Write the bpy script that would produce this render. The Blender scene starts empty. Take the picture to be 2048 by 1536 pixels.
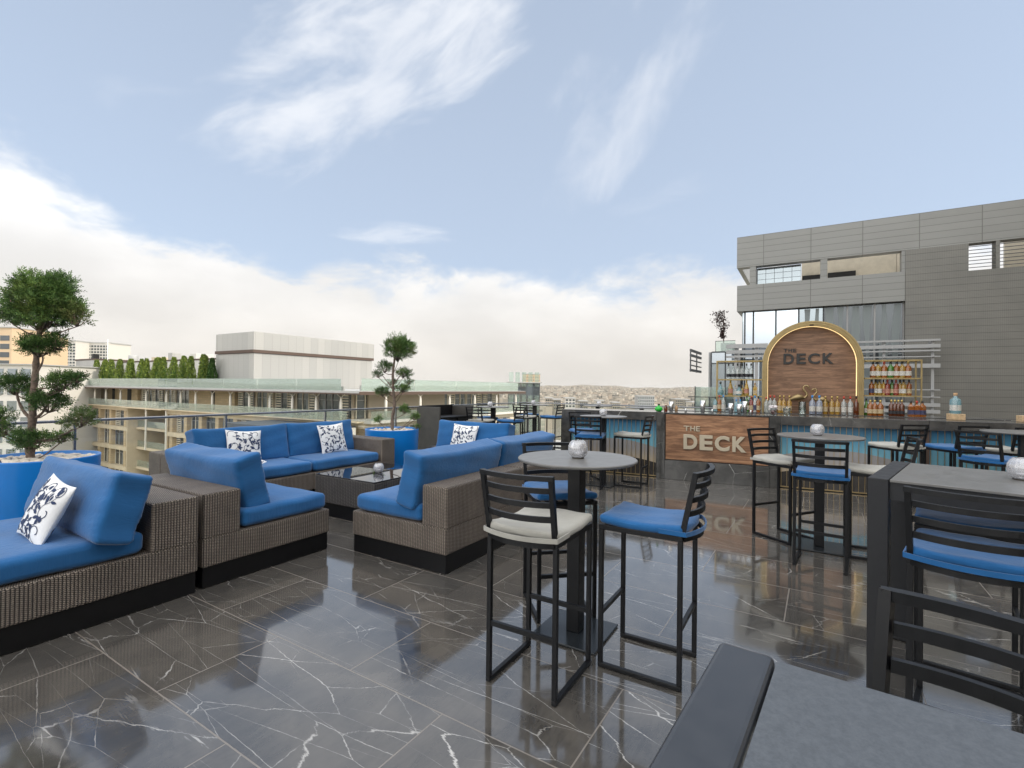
import bpy, bmesh, math, random
from mathutils import Vector, Matrix
from math import sin, cos, pi, radians as R
rnd = random.Random(7)
S = bpy.context.scene
COL = S.collection

# ------------------------------------------------------------------ camera
# world: X runs along the sofa fronts, Y towards the railing, Z up; terrace floor z = 0
YAW = math.atan2(0.51755, 0.85565)
FWD = Vector((cos(YAW), sin(YAW), 0)); RGT = Vector((sin(YAW), -cos(YAW), 0)); UP = Vector((0, 0, 1))
CAMZ = 1.4698
pt, rl = .0071, .0119
cam_fwd = FWD * cos(pt) + UP * sin(pt)
cam_up0 = UP * cos(pt) - FWD * sin(pt)
cr = RGT * cos(rl) + cam_up0 * sin(rl)
cu = cam_up0 * cos(rl) - RGT * sin(rl)
camd = bpy.data.cameras.new('camera'); cam = bpy.data.objects.new('camera', camd); COL.objects.link(cam)
m = Matrix((cr, cu, -cam_fwd)).transposed().to_4x4(); m.translation = Vector((0, 0, CAMZ)); cam.matrix_world = m
camd.sensor_width = 36; camd.lens = 982.37 / 2048 * 36; camd.clip_start = .05; camd.clip_end = 20000
S.camera = cam

# ------------------------------------------------------------------ sky, sun, exposure
SUN_EL, SUN_AZ = R(30), math.atan2(-.93, .30)      # azimuth as a math angle in world XY
world = bpy.data.worlds.new('World'); S.world = world; world.use_nodes = True
nt = world.node_tree; nt.nodes.clear()
class NG:
    def __init__(s, t): s.t = t
    def n(s, typ, **k):
        x = s.t.nodes.new(typ)
        for a, b in k.items(): setattr(x, a, b)
        return x
    def l(s, a, b): s.t.links.new(a, b)
    def v(s, sock, val):
        if isinstance(val, bpy.types.NodeSocket): s.l(val, sock)
        else: sock.default_value = val
    def m(s, op, a, b=0.0, c=0.0, clamp=False):
        x = s.n('ShaderNodeMath', operation=op, use_clamp=clamp)
        for i, q in enumerate((a, b, c)): s.v(x.inputs[i], q)
        return x.outputs[0]
    def mix(s, f, a, b, blend='MIX'):
        x = s.n('ShaderNodeMix', data_type='RGBA', blend_type=blend, clamp_factor=True)
        s.v(x.inputs[0], f); s.v(x.inputs[6], a); s.v(x.inputs[7], b)
        return x.outputs[2]
    def noise(s, vec, scale, detail=4, rough=.55, dist=0.0, dim='3D'):
        x = s.n('ShaderNodeTexNoise', noise_dimensions=dim)
        if vec is not None: s.l(vec, x.inputs['Vector'])
        x.inputs['Scale'].default_value = scale; x.inputs['Detail'].default_value = detail
        x.inputs['Roughness'].default_value = rough; x.inputs['Distortion'].default_value = dist
        return x.outputs['Fac']
    def smooth(s, x_, a, b, o0=0.0, o1=1.0):
        x = s.n('ShaderNodeMapRange', interpolation_type='SMOOTHSTEP')
        s.v(x.inputs[0], x_); s.v(x.inputs[1], a); s.v(x.inputs[2], b); s.v(x.inputs[3], o0); s.v(x.inputs[4], o1)
        return x.outputs[0]
    def comb(s, x_, y_, z_):
        x = s.n('ShaderNodeCombineXYZ')
        for i, q in enumerate((x_, y_, z_)): s.v(x.inputs[i], q)
        return x.outputs[0]
    def sep(s, v_):
        x = s.n('ShaderNodeSeparateXYZ'); s.l(v_, x.inputs[0]); return x.outputs
g = NG(nt)
out = g.n('ShaderNodeOutputWorld'); bg = g.n('ShaderNodeBackground')
sky = g.n('ShaderNodeTexSky', sky_type='NISHITA')
sky.sun_disc = False; sky.sun_elevation = SUN_EL; sky.sun_rotation = pi / 2 - SUN_AZ
sky.air_density = 1.0; sky.dust_density = .6; sky.ozone_density = 1.6; sky.altitude = 900
tc = g.n('ShaderNodeTexCoord'); rot = g.n('ShaderNodeVectorRotate', rotation_type='Z_AXIS')
g.l(tc.outputs['Generated'], rot.inputs['Vector']); rot.inputs['Angle'].default_value = -YAW
dx, dy, dz = g.sep(rot.outputs[0])
az = g.m('MULTIPLY', g.m('ARCTAN2', g.m('MULTIPLY', dy, -1), dx), 180 / pi)       # degrees, right positive
el = g.m('MULTIPLY', g.m('ARCSINE', dz), 180 / pi)
sph = g.comb(g.m('MULTIPLY', az, .05), g.m('MULTIPLY', el, .1), 0)
n1 = g.noise(sph, 1.6, 8, .58, .3)
n2 = g.noise(g.comb(g.m('MULTIPLY', az, .03), g.m('MULTIPLY', el, .05), 3.3), 1.2, 4, .5)
lf = g.smooth(az, -30, -50, 0, 7.0)
top = g.m('ADD', g.m('ADD', 13.2, lf), g.m('MULTIPLY', g.m('SUBTRACT', n1, .5), 12))
top = g.m('ADD', top, g.m('MULTIPLY', g.m('SUBTRACT', n2, .5), 6))
dd = g.m('SUBTRACT', top, el)
n3 = g.noise(sph, 5.0, 8, .62, .4)
dd = g.m('ADD', dd, g.m('MULTIPLY', g.m('SUBTRACT', n3, .5), 3.2))
bank = g.smooth(dd, -.8, 2.6)
bank = g.m('MULTIPLY', bank, g.smooth(g.m('ADD', dd, g.m('MULTIPLY', n1, 6)), 1.0, 6.0, .45, 1.0))
# high wisps: stretched noise inside soft windows
def wisp(ca, ce, ra, re, tilt, seed, th, sx=.045, sy=.13):
    a0 = g.m('SUBTRACT', az, ca); e0 = g.m('SUBTRACT', el, ce)
    u = g.m('ADD', g.m('MULTIPLY', a0, cos(tilt)), g.m('MULTIPLY', e0, sin(tilt)))
    w = g.m('SUBTRACT', g.m('MULTIPLY', e0, cos(tilt)), g.m('MULTIPLY', a0, sin(tilt)))
    r2 = g.m('ADD', g.m('POWER', g.m('ABSOLUTE', g.m('DIVIDE', u, ra)), 2), g.m('POWER', g.m('ABSOLUTE', g.m('DIVIDE', w, re)), 2))
    win = g.smooth(r2, 1.3, .0)
    nn = g.noise(g.comb(g.m('MULTIPLY', u, sx), g.m('MULTIPLY', w, sy), seed), 1.7, 12, .58, .35)
    return g.smooth(g.m('SUBTRACT', g.m('ADD', nn, g.m('MULTIPLY', win, .42)), .42), th - .04, th + .34)
w1 = wisp(-13, 34.5, 27, 10, R(27), 1.7, .30)
w1b = wisp(-19, 27, 15, 7, R(38), 5.1, .42)
w2 = wisp(13, 32, 20, 9, R(50), 9.4, .40, .05, .09)
w3 = wisp(-14, 16.8, 11, 1.8, R(2), 2.2, .38, .06, .25)
w4 = wisp(-36, 24, 14, 6, R(10), 7.7, .5)
w5 = wisp(18, 20, 14, 5, R(5), 4.1, .5)
wm = g.m('MAXIMUM', g.m('MAXIMUM', w1, g.m('MULTIPLY', w1b, .9)), g.m('MAXIMUM', g.m('MULTIPLY', w2, .6), g.m('MAXIMUM', g.m('MULTIPLY', w3, .8), g.m('MULTIPLY', g.m('MAXIMUM', w4, w5), .35))))
K = 10.0
low = g.smooth(el, 1, 16)
ccol = g.mix(low, (.735 * K, .70 * K, .645 * K, 1), (.86 * K, .86 * K, .85 * K, 1))
shade = g.smooth(g.noise(sph, 1.1, 5, .5), .35, .7, .86, 1.03)
ccol = g.mix(1.0, ccol, g.comb(shade, shade, g.m('MULTIPLY', shade, 1.01)), 'MULTIPLY')
skyc = g.mix(1.0, sky.outputs[0], (1.35, 1.3, 1.18, 1), 'MULTIPLY')
veil = g.smooth(el, 62, 10, .58, .74)                      # thin high haze over the blue
skyc = g.mix(veil, skyc, (.50 * K, .585 * K, .725 * K, 1))
c1 = g.mix(g.m('MULTIPLY', wm, .78), skyc, (.78 * K, .80 * K, .84 * K, 1))
c2 = g.mix(bank, c1, ccol)
back = g.m('MAXIMUM', g.smooth(el, 42, 60), g.smooth(g.m('ABSOLUTE', az), 62, 95))      # unseen sky overhead and behind, brightened as added fill for the terrace
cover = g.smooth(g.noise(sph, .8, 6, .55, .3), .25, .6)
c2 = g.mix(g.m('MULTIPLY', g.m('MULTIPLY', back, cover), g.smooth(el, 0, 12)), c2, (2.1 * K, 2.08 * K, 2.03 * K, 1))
below = g.smooth(el, -.5, -3)
c3 = g.mix(below, c2, (.30 * K, .28 * K, .25 * K, 1))
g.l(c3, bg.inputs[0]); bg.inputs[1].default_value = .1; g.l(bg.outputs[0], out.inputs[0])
sd = bpy.data.lights.new('sun', 'SUN'); sun = bpy.data.objects.new('sun', sd); COL.objects.link(sun)
sd.energy = 2.2; sd.angle = R(.6); sd.color = (1.0, .90, .76)
sv = Vector((cos(SUN_AZ) * cos(SUN_EL), sin(SUN_AZ) * cos(SUN_EL), sin(SUN_EL)))
sun.rotation_euler = sv.to_track_quat('Z', 'Y').to_euler()
S.view_settings.view_transform = 'Standard'; S.view_settings.look = 'None'
S.view_settings.gamma = 1; S.view_settings.exposure = 0.32; S.view_settings.use_curve_mapping = False

# ------------------------------------------------------------------ materials
MATS = {}
def mat(name, col=(.5, .5, .5), rough=.5, metal=0.0, spec=None, **k):
    if name in MATS: return MATS[name]
    x = bpy.data.materials.new(name); x.use_nodes = True; MATS[name] = x
    b = x.node_tree.nodes['Principled BSDF']
    b.inputs['Base Color'].default_value = (*col, 1); b.inputs['Roughness'].default_value = rough
    b.inputs['Metallic'].default_value = metal
    if spec is not None: b.inputs['Specular IOR Level'].default_value = spec
    for a, c in k.items(): b.inputs[a.replace('_', ' ')].default_value = c
    return x
def G(name): 
    x = MATS[name]; gg = NG(x.node_tree); return gg, x.node_tree.nodes['Principled BSDF']
def bump(gg, b, h, strength=.3, dist=.01):
    x = gg.n('ShaderNodeBump'); x.inputs['Strength'].default_value = strength; x.inputs['Distance'].default_value = dist
    gg.l(h, x.inputs['Height']); gg.l(x.outputs[0], b.inputs['Normal'])
def vary(name, amt=.15, scale=8.0, bmp=0.0, detail=5, rough_amt=0.0):
    """soft colour variation of a plain material, in object space"""
    gg, b = G(name); c = tuple(b.inputs['Base Color'].default_value)
    t = gg.n('ShaderNodeTexCoord').outputs['Object']; nz = gg.noise(t, scale, detail, .6)
    f = gg.smooth(nz, .25, .75)
    lo = tuple(max(0, q * (1 - amt)) for q in c[:3]) + (1,); hi = tuple(min(1, q * (1 + amt)) for q in c[:3]) + (1,)
    gg.l(gg.mix(f, lo, hi), b.inputs['Base Color'])
    if rough_amt:
        r = b.inputs['Roughness'].default_value
        gg.l(gg.smooth(nz, .25, .75, r - rough_amt, r + rough_amt), b.inputs['Roughness'])
    if bmp: bump(gg, b, gg.noise(t, scale * 6, 4, .6), bmp, .004)

# -- polished grey marble tiles of the terrace
mat('floor_marble', (.06, .055, .05), .08, spec=1.0, Coat_Weight=.6, Coat_Roughness=.05, Coat_IOR=1.55)
gg, b = G('floor_marble')
P_ = gg.n('ShaderNodeNewGeometry').outputs['Position']
def veins(gg, vec, scale, seed, width, thr, stretch=(1, .35), ang=.6, dis=.16):
    mp = gg.n('ShaderNodeMapping'); gg.l(vec, mp.inputs['Vector'])
    mp.inputs['Location'].default_value = (seed, seed * 1.7, seed * .3); mp.inputs['Rotation'].default_value = (0, 0, ang)
    mp.inputs['Scale'].default_value = (stretch[0], stretch[1], 1)
    wn = gg.n('ShaderNodeTexNoise'); gg.l(mp.outputs[0], wn.inputs['Vector']); wn.inputs['Scale'].default_value = scale * 1.1
    wn.inputs['Detail'].default_value = 9; wn.inputs['Roughness'].default_value = .68
    off = gg.n('ShaderNodeVectorMath', operation='SCALE'); gg.l(wn.outputs['Color'], off.inputs[0]); off.inputs['Scale'].default_value = dis / scale
    ad = gg.n('ShaderNodeVectorMath', operation='ADD'); gg.l(mp.outputs[0], ad.inputs[0]); gg.l(off.outputs[0], ad.inputs[1])
    vo = gg.n('ShaderNodeTexVoronoi', feature='DISTANCE_TO_EDGE'); gg.l(ad.outputs[0], vo.inputs['Vector']); vo.inputs['Scale'].default_value = scale
    fade = gg.noise(mp.outputs[0], scale * 5, 4, .65)
    line = gg.smooth(vo.outputs['Distance'], gg.m('MULTIPLY', gg.smooth(fade, .3, .75, .25, 1.25), width), 0.0)
    mask = gg.smooth(gg.noise(mp.outputs[0], scale * .8, 3, .6), thr, thr + .16)
    return gg.m('MULTIPLY', gg.m('MULTIPLY', line, mask), gg.smooth(fade, .36, .6, .35, 1.0))
mp = gg.n('ShaderNodeMapping'); gg.l(P_, mp.inputs['Vector']); mp.inputs['Rotation'].default_value = (0, 0, R(1.0))
px_, py_, pz_ = gg.sep(mp.outputs[0])
br = gg.n('ShaderNodeTexBrick'); br.offset = .5
gg.l(gg.comb(gg.m('ADD', py_, .43), gg.m('ADD', px_, .147), 0), br.inputs['Vector'])
br.inputs['Scale'].default_value = 1; br.inputs['Brick Width'].default_value = 1.24; br.inputs['Row Height'].default_value = .622
br.inputs['Mortar Size'].default_value = .0035; br.inputs['Mortar Smooth'].default_value = .1
br.inputs['Color1'].default_value = (0, 0, 0, 1); br.inputs['Color2'].default_value = (1, 1, 1, 1); br.inputs['Mortar'].default_value = (.5, .5, .5, 1)
tid = gg.sep(br.outputs['Color'])[0]
# every tile has its own cut of stone
vv = gg.n('ShaderNodeVectorMath', operation='ADD'); gg.l(P_, vv.inputs[0]); gg.l(gg.comb(gg.m('MULTIPLY', tid, 17.3), gg.m('MULTIPLY', tid, 9.1), gg.m('MULTIPLY', tid, 5.0)), vv.inputs[1])
V = vv.outputs[0]
v1 = veins(gg, V, 1.25, 3.1, .0026, .40, (1, .26), .95, .11)
v2 = veins(gg, V, 2.8, 8.3, .0042, .38, (1, .22), -.35, .11)
v3 = veins(gg, V, 5.0, 5.5, .0085, .44, (1, .30), .8, .10)
v6 = gg.m('MAXIMUM', veins(gg, V, 1.9, 31.5, .0026, .42, (1, .13), .62, .08), veins(gg, V, 1.6, 44.5, .0022, .48, (1, .2), -.7, .10))
v4 = veins(gg, V, 1.3, 12.5, .030, .50, (1, .30), .95, .12)      # feathery crushed veins
fz_ = gg.n('ShaderNodeMapping'); gg.l(V, fz_.inputs['Vector']); fz_.inputs['Rotation'].default_value = (0, 0, 1.35); fz_.inputs['Scale'].default_value = (60, 7, 1)
v4 = gg.m('MULTIPLY', v4, gg.smooth(gg.noise(fz_.outputs[0], 1.0, 4, .6, .3), .50, .58))
v5 = gg.m('MULTIPLY', veins(gg, V, 1.4, 20.5, .02, .62, (1, .6), .2), gg.smooth(gg.noise(P_, .35, 1), .52, .56))
cl = gg.noise(V, 2.3, 8, .65, .6)
strk = gg.noise(gg.comb(gg.m('MULTIPLY', gg.sep(V)[0], 3), gg.m('MULTIPLY', gg.sep(V)[1], 14), 0), 2.0, 6, .7, .5)
basec = gg.mix(gg.smooth(cl, .3, .72), (.046, .043, .040, 1), (.112, .101, .088, 1))
basec = gg.mix(gg.smooth(strk, .35, .7, 0, .35), basec, (.125, .114, .100, 1))
basec = gg.mix(gg.m('MULTIPLY', tid, .3), basec, (.068, .066, .064, 1))
v1 = gg.m('MAXIMUM', v1, gg.m('MULTIPLY', v6, .8))
vt = gg.m('MAXIMUM', gg.m('MAXIMUM', v1, gg.m('MULTIPLY', v2, .75)), gg.m('MAXIMUM', gg.m('MULTIPLY', v3, .5), gg.m('MULTIPLY', v4, .95)))
basec = gg.mix(gg.m('MULTIPLY', vt, .82), basec, (.66, .64, .61, 1))
basec = gg.mix(gg.m('MULTIPLY', v5, .7), basec, (.42, .20, .08, 1))
basec = gg.mix(br.outputs['Fac'], basec, (.19, .165, .14, 1))
gg.l(basec, b.inputs['Base Color'])
gg.l(gg.m('ADD', gg.m('MULTIPLY', br.outputs['Fac'], .4), gg.smooth(gg.noise(P_, 3.0, 6, .65),   .3, .8, .055, .16)), b.inputs['Roughness'])
hh = gg.m('SUBTRACT', gg.m('MULTIPLY', gg.noise(P_, 1.3, 2, .5), .15), br.outputs['Fac'])
bump(gg, b, hh, .12, .0015)

def marble(name, base, hi, vein=.7):
    mat(name, base, .14, spec=.7); gg, b = G(name)
    t = gg.n('ShaderNodeTexCoord').outputs['Object']
    a = veins(gg, t, 1.5, 4.2, .010, .42, (1, .45), .5); c = veins(gg, t, 4.0, 9.2, .012, .52, (.5, 1), -.5)
    n_ = gg.smooth(gg.noise(t, 5, 8, .65, .6), .3, .7)
    cc = gg.mix(n_, (*base, 1), (*hi, 1)); cc = gg.mix(gg.m('MULTIPLY', gg.m('MAXIMUM', a, gg.m('MULTIPLY', c, .4)), vein), cc, (.6, .59, .57, 1))
    gg.l(cc, b.inputs['Base Color'])
marble('bar_marble', (.026, .026, .025), (.066, .064, .060))
marble('counter_marble', (.036, .036, .035), (.082, .078, .074), .6)

# -- woven wicker
def wicker(name, dark, lite, tint, su=.018, sv=.011):
    mat(name, lite, .5, spec=.4); gg, b = G(name)
    t = gg.n('ShaderNodeTexCoord').outputs['Object']; x_, y_, z_ = gg.sep(t)
    nz = gg.m('ABSOLUTE', gg.sep(gg.n('ShaderNodeNewGeometry').outputs['True Normal'])[2])
    topm = gg.m('GREATER_THAN', nz, .5)
    def mixf(f, a, c): return gg.m('ADD', gg.m('MULTIPLY', a, gg.m('SUBTRACT', 1, f)), gg.m('MULTIPLY', c, f))
    h = mixf(topm, gg.m('ADD', x_, y_), y_); w = mixf(topm, z_, x_)
    cu_ = gg.m('DIVIDE', h, su); fl = gg.m('FLOOR', cu_); fu = gg.m('SUBTRACT', cu_, fl)
    cv = gg.m('ADD', gg.m('DIVIDE', w, sv), gg.m('MULTIPLY', gg.m('MODULO', gg.m('ABSOLUTE', fl), 2), .5)); flv = gg.m('FLOOR', cv); fv = gg.m('SUBTRACT', cv, flv)
    bu = gg.m('SINE', gg.m('MULTIPLY', fu, pi)); bv = gg.m('SINE', gg.m('MULTIPLY', fv, pi))
    hgt = gg.m('MULTIPLY', gg.m('POWER', bu, .55), gg.m('POWER', bv, .6))
    wn = gg.n('ShaderNodeTexWhiteNoise', noise_dimensions='2D'); gg.l(gg.comb(fl, flv, 0), wn.inputs['Vector'])
    c = gg.mix(gg.smooth(hgt, .25, .95), (*dark, 1), (*lite, 1))
    c = gg.mix(gg.m('MULTIPLY', wn.outputs['Value'], .45), c, (*tint, 1), 'MIX')
    c = gg.mix(gg.smooth(hgt, .62, .2), c, (*dark, 1))
    big = gg.smooth(gg.noise(t, 5, 3), .3, .7, .85, 1.12)
    c = gg.mix(1.0, c, gg.comb(big, big, big), 'MULTIPLY')
    gg.l(c, b.inputs['Base Color']); bump(gg, b, hgt, 1.0, .006)
wicker('wicker', (.012, .010, .009), (.31, .26, .21), (.15, .11, .095))
wicker('wicker_dark', (.010, .009, .010), (.13, .118, .112), (.07, .06, .058), .026, .016)
# -- fabrics
def fabric(name, col, wr=.35):
    mat(name, col, .85, spec=.25, Sheen_Weight=.25, Sheen_Roughness=.5); gg, b = G(name)
    t = gg.n('ShaderNodeTexCoord').outputs['Object']
    st = gg.n('ShaderNodeMapping'); gg.l(t, st.inputs['Vector']); st.inputs['Scale'].default_value = (1, 1, .25)
    f = gg.smooth(gg.noise(t, 3, 4, .55), .3, .7)
    gg.l(gg.mix(f, (*[q * .88 for q in col], 1), (*[min(1, q * 1.1) for q in col], 1)), b.inputs['Base Color'])
    h = gg.m('ADD', gg.m('MULTIPLY', gg.noise(st.outputs[0], 22, 3, .55, 1.2), .8), gg.m('MULTIPLY', gg.noise(t, 500, 2, .5), .05))
    bump(gg, b, h, wr, .01)
fabric('blue_fabric', (.013, .105, .285), .45)
fabric('grey_fabric', (.37, .36, .325), .25)
fabric('white_fabric', (.80, .80, .80), .2)
mat('navy_print', (.028, .045, .105), .9)
# -- metals, plain
mat('black_metal', (.006, .0065, .008), .42, spec=.35); vary('black_metal', .25, 30, rough_amt=.08)
mat('black_panel', (.005, .005, .006), .45, spec=.3); vary('black_panel', .2, 12)
mat('table_grey', (.15, .147, .142), .36); vary('table_grey', .12, 14, .05, rough_amt=.06)
mat('stone_top', (.075, .082, .092), .42); gg, b = G('stone_top'); t = gg.n('ShaderNodeTexCoord').outputs['Object']
gg.l(gg.mix(gg.smooth(gg.noise(t, 95, 8, .8), .3, .7), (.066, .074, .085, 1), (.104, .115, .129, 1)), b.inputs['Base Color']); bump(gg, b, gg.noise(t, 220, 4, .7), .15, .002)
mat('table_black', (.020, .021, .024), .45, spec=.35); vary('table_black', .15, 20, rough_amt=.06)
mat('cabinet_grey', (.055, .052, .048), .4); vary('cabinet_grey', .15, 6)
mat('table_slate', (.036, .040, .048), .36, spec=.5); vary('table_slate', .12, 18, rough_amt=.07)
mat('base_plate', (.018, .022, .026), .22)
mat('black_glass', (.008, .008, .01), .02, spec=1.0)
mat('steel', (.60, .60, .60), .18, 1.0); mat('rail_steel', (.30, .31, .33), .25, .85)
mat('gold', (.36, .275, .13), .38, .6); vary('gold', .15, 8)
mat('gold_dull', (.36, .27, .14), .4, .8)
mat('led', (1, .8, .5), .5, Emission_Color=(1, .72, .34, 1), Emission_Strength=1.05)
mat('planter_blue', (.005, .19, .60), .3); vary('planter_blue', .06, 3)
mat('pebble', (.62, .56, .48), .6); vary('pebble', .25, 9, .2)
mat('soil', (.03, .025, .02), .9)
mat('bark', (.17, .125, .095), .85); vary('bark', .45, 40, .8)
mat('letter_cream', (.47, .405, .30), .45); mat('letter_dark', (.025, .025, .025), .4)
mat('paper', (.75, .74, .72), .5)
mat('brown_cap', (.05, .04, .03), .5)
mat('concrete', (.46, .44, .41), .8); vary('concrete', .12, 1.5)
mat('white_ledge', (.78, .77, .74), .6); vary('white_ledge', .06, 2)
mat('pink_ice', (.75, .70, .72), .6)
mat('wood_block', (.52, .37, .22), .6); vary('wood_block', .25, 25, .3)
def leafmat(name, a, c, warm=None):
    mat(name, a, .6, spec=.3); gg, b = G(name)
    oi = gg.n('ShaderNodeNewGeometry'); t = gg.n('ShaderNodeTexCoord').outputs['Object']
    f = oi.outputs['Random Per Island']
    cc = gg.mix(f, (*a, 1), (*c, 1))
    if warm: cc = gg.mix(gg.smooth(gg.noise(t, 2.5, 3), .5, .7, 0, .6), cc, (*warm, 1))
    gg.l(cc, b.inputs['Base Color'])
    b.inputs['Subsurface Weight'].default_value = 0.0
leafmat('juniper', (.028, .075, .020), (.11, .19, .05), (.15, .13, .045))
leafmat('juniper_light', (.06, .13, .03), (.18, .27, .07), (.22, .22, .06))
leafmat('hedge', (.085, .15, .025), (.32, .39, .08)); leafmat('hedge_dark', (.025, .07, .012), (.07, .14, .03))
leafmat('plum_leaf', (.045, .025, .025), (.09, .05, .045))
# -- wood grain
def wood(name, c1_, c2_, c3_):
    mat(name, c1_, .45); gg, b = G(name); t = gg.n('ShaderNodeTexCoord').outputs['Object']; x_, y_, z_ = gg.sep(t)
    plank = gg.m('FLOOR', gg.m('DIVIDE', z_, .19))
    wn = gg.n('ShaderNodeTexWhiteNoise', noise_dimensions='1D'); gg.l(plank, wn.inputs['W'])
    off = gg.m('MULTIPLY', wn.outputs['Value'], 7)
    v_ = gg.comb(gg.m('ADD', gg.m('MULTIPLY', x_, 1.1), off), gg.m('MULTIPLY', y_, 2), gg.m('MULTIPLY', z_, 9))
    n_ = gg.noise(v_, 1.7, 8, .62, 1.4); n2_ = gg.noise(v_, 7, 6, .7, .5)
    c = gg.mix(gg.smooth(n_, .34, .66), (*c1_, 1), (*c2_, 1)); c = gg.mix(gg.smooth(n2_, .45, .75, 0, .6), c, (*c3_, 1))
    c = gg.mix(gg.m('MULTIPLY', wn.outputs['Value'], .25), c, (*c3_, 1))
    fz = gg.m('SUBTRACT', gg.m('DIVIDE', z_, .19), plank); ln = gg.smooth(gg.m('ABSOLUTE', gg.m('SUBTRACT', fz, .5)), .485, .5)
    c = gg.mix(gg.m('MULTIPLY', ln, .7), c, (.03, .015, .008, 1))
    gg.l(c, b.inputs['Base Color']); bump(gg, b, n2_, .12, .002)
wood('walnut_dark', (.175, .093, .053), (.37, .21, .125), (.085, .045, .027))
wood('walnut', (.19, .088, .042), (.44, .235, .125), (.10, .046, .024))
# -- blue-to-sand wave tiles of the bar front (x along the bar, z up)
mat('wave_tile', (.1, .3, .45), .25); gg, b = G('wave_tile'); t = gg.n('ShaderNodeTexCoord').outputs['Object']; x_, y_, z_ = gg.sep(t)
tl = gg.m('FLOOR', gg.m('DIVIDE', x_, .075)); wn = gg.n('ShaderNodeTexWhiteNoise', noise_dimensions='1D'); gg.l(tl, wn.inputs['W'])
ph_ = gg.m('COSINE', gg.m('MULTIPLY', gg.m('SUBTRACT', x_, .9), 1.9))
w1_ = gg.m('SUBTRACT', .47, gg.m('MULTIPLY', ph_, .14)); w3_ = gg.m('SUBTRACT', .22, gg.m('MULTIPLY', ph_, .11))
blue = gg.mix(gg.smooth(z_, .50, .95), (.17, .40, .50, 1), (.028, .135, .25, 1))
blue = gg.mix(gg.m('MULTIPLY', wn.outputs['Value'], .25), blue, (.05, .20, .36, 1))
sand = gg.mix(gg.smooth(z_, .2, .5), (.46, .37, .26, 1), (.28, .27, .27, 1))
c = gg.mix(gg.m('GREATER_THAN', z_, w1_), sand, blue)
c = gg.mix(gg.m('GREATER_THAN', w3_, z_), c, (.032, .028, .025, 1))
gg.l(c, b.inputs['Base Color'])
# -- glass
def glass(name, col, rough=0.0, alpha=None, ior=1.45):
    mat(name, col, rough, Transmission_Weight=1.0, IOR=ior); return MATS[name]
def thin(name, tint, refl=.10, fac=.35, body=None):
    """pane: see-through tinted sheet with a mirror share"""
    x = bpy.data.materials.new(name); x.use_nodes = True; MATS[name] = x; t = x.node_tree; t.nodes.clear(); gg = NG(t)
    o = gg.n('ShaderNodeOutputMaterial'); tr = gg.n('ShaderNodeBsdfTransparent'); tr.inputs[0].default_value = (*tint, 1)
    gl = gg.n('ShaderNodeBsdfGlossy'); gl.inputs['Roughness'].default_value = .01; gl.inputs[0].default_value = (1, 1, 1, 1)
    fr = gg.n('ShaderNodeFresnel'); fr.inputs[0].default_value = 1.5
    f = gg.m('ADD', gg.m('MULTIPLY', fr.outputs[0], fac * 2), refl, clamp=True)
    mx = gg.n('ShaderNodeMixShader'); gg.l(f, mx.inputs[0]); gg.l(tr.outputs[0], mx.inputs[1]); gg.l(gl.outputs[0], mx.inputs[2])
    last = mx.outputs[0]
    if body:
        df = gg.n('ShaderNodeBsdfDiffuse'); df.inputs[0].default_value = (*body[:3], 1); m2 = gg.n('ShaderNodeMixShader'); m2.inputs[0].default_value = body[3]
        gg.l(last, m2.inputs[1]); gg.l(df.outputs[0], m2.inputs[2]); last = m2.outputs[0]
    gg.l(last, o.inputs[0]); return x
thin('rail_glass', (.965, .985, .975), .02, .25)
thin('green_glass', (.86, .94, .90), .07, .4, (.68, .76, .72, .16))
thin('clear_rail', (.90, .96, .93), .06, .3, (.70, .78, .74, .06))
thin('clear_glass', (.86, .90, .90), .05, .5)
thin('votive_glass', (.93, .93, .95), .08, .6, (.88, .88, .90, .22))
thin('case_glass', (.88, .93, .92), .03, .3)
mat('candle_wax', (.85, .85, .85), .5)
mat('green_bottle', (.015, .42, .035), .1)
def liquid(name, col, body):
    thin(name, col, .06, .4, (*body, .28))
liquid('amber', (.85, .42, .10), (.55, .20, .03)); liquid('dark_amber', (.50, .20, .06), (.25, .07, .02)); liquid('red_liq', (.75, .15, .08), (.50, .07, .04))
liquid('honey', (.95, .72, .25), (.70, .48, .10)); liquid('green_liq', (.35, .70, .22), (.12, .35, .06)); liquid('aqua', (.62, .86, .92), (.40, .62, .68)); liquid('water', (.85, .90, .98), (.55, .62, .75))
liquid('clearb', (.90, .93, .93), (.70, .74, .74))
mat('label_white', (.55, .53, .49), .5); mat('label_black', (.02, .02, .025), .5); mat('label_cream', (.46, .36, .22), .5); mat('label_blue', (.045, .05, .11), .5); mat('label_pink', (.42, .20, .15), .5)
for n_ in ('label_white', 'label_cream', 'label_pink', 'label_blue'): vary(n_, .35, 70)
mat('cap_black', (.02, .02, .02), .4); mat('cap_red', (.45, .05, .03), .4); mat('cap_gold', (.5, .36, .12), .35, .7); mat('cap_blue', (.03, .22, .55), .4); mat('cap_cork', (.45, .28, .15), .7)
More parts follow.
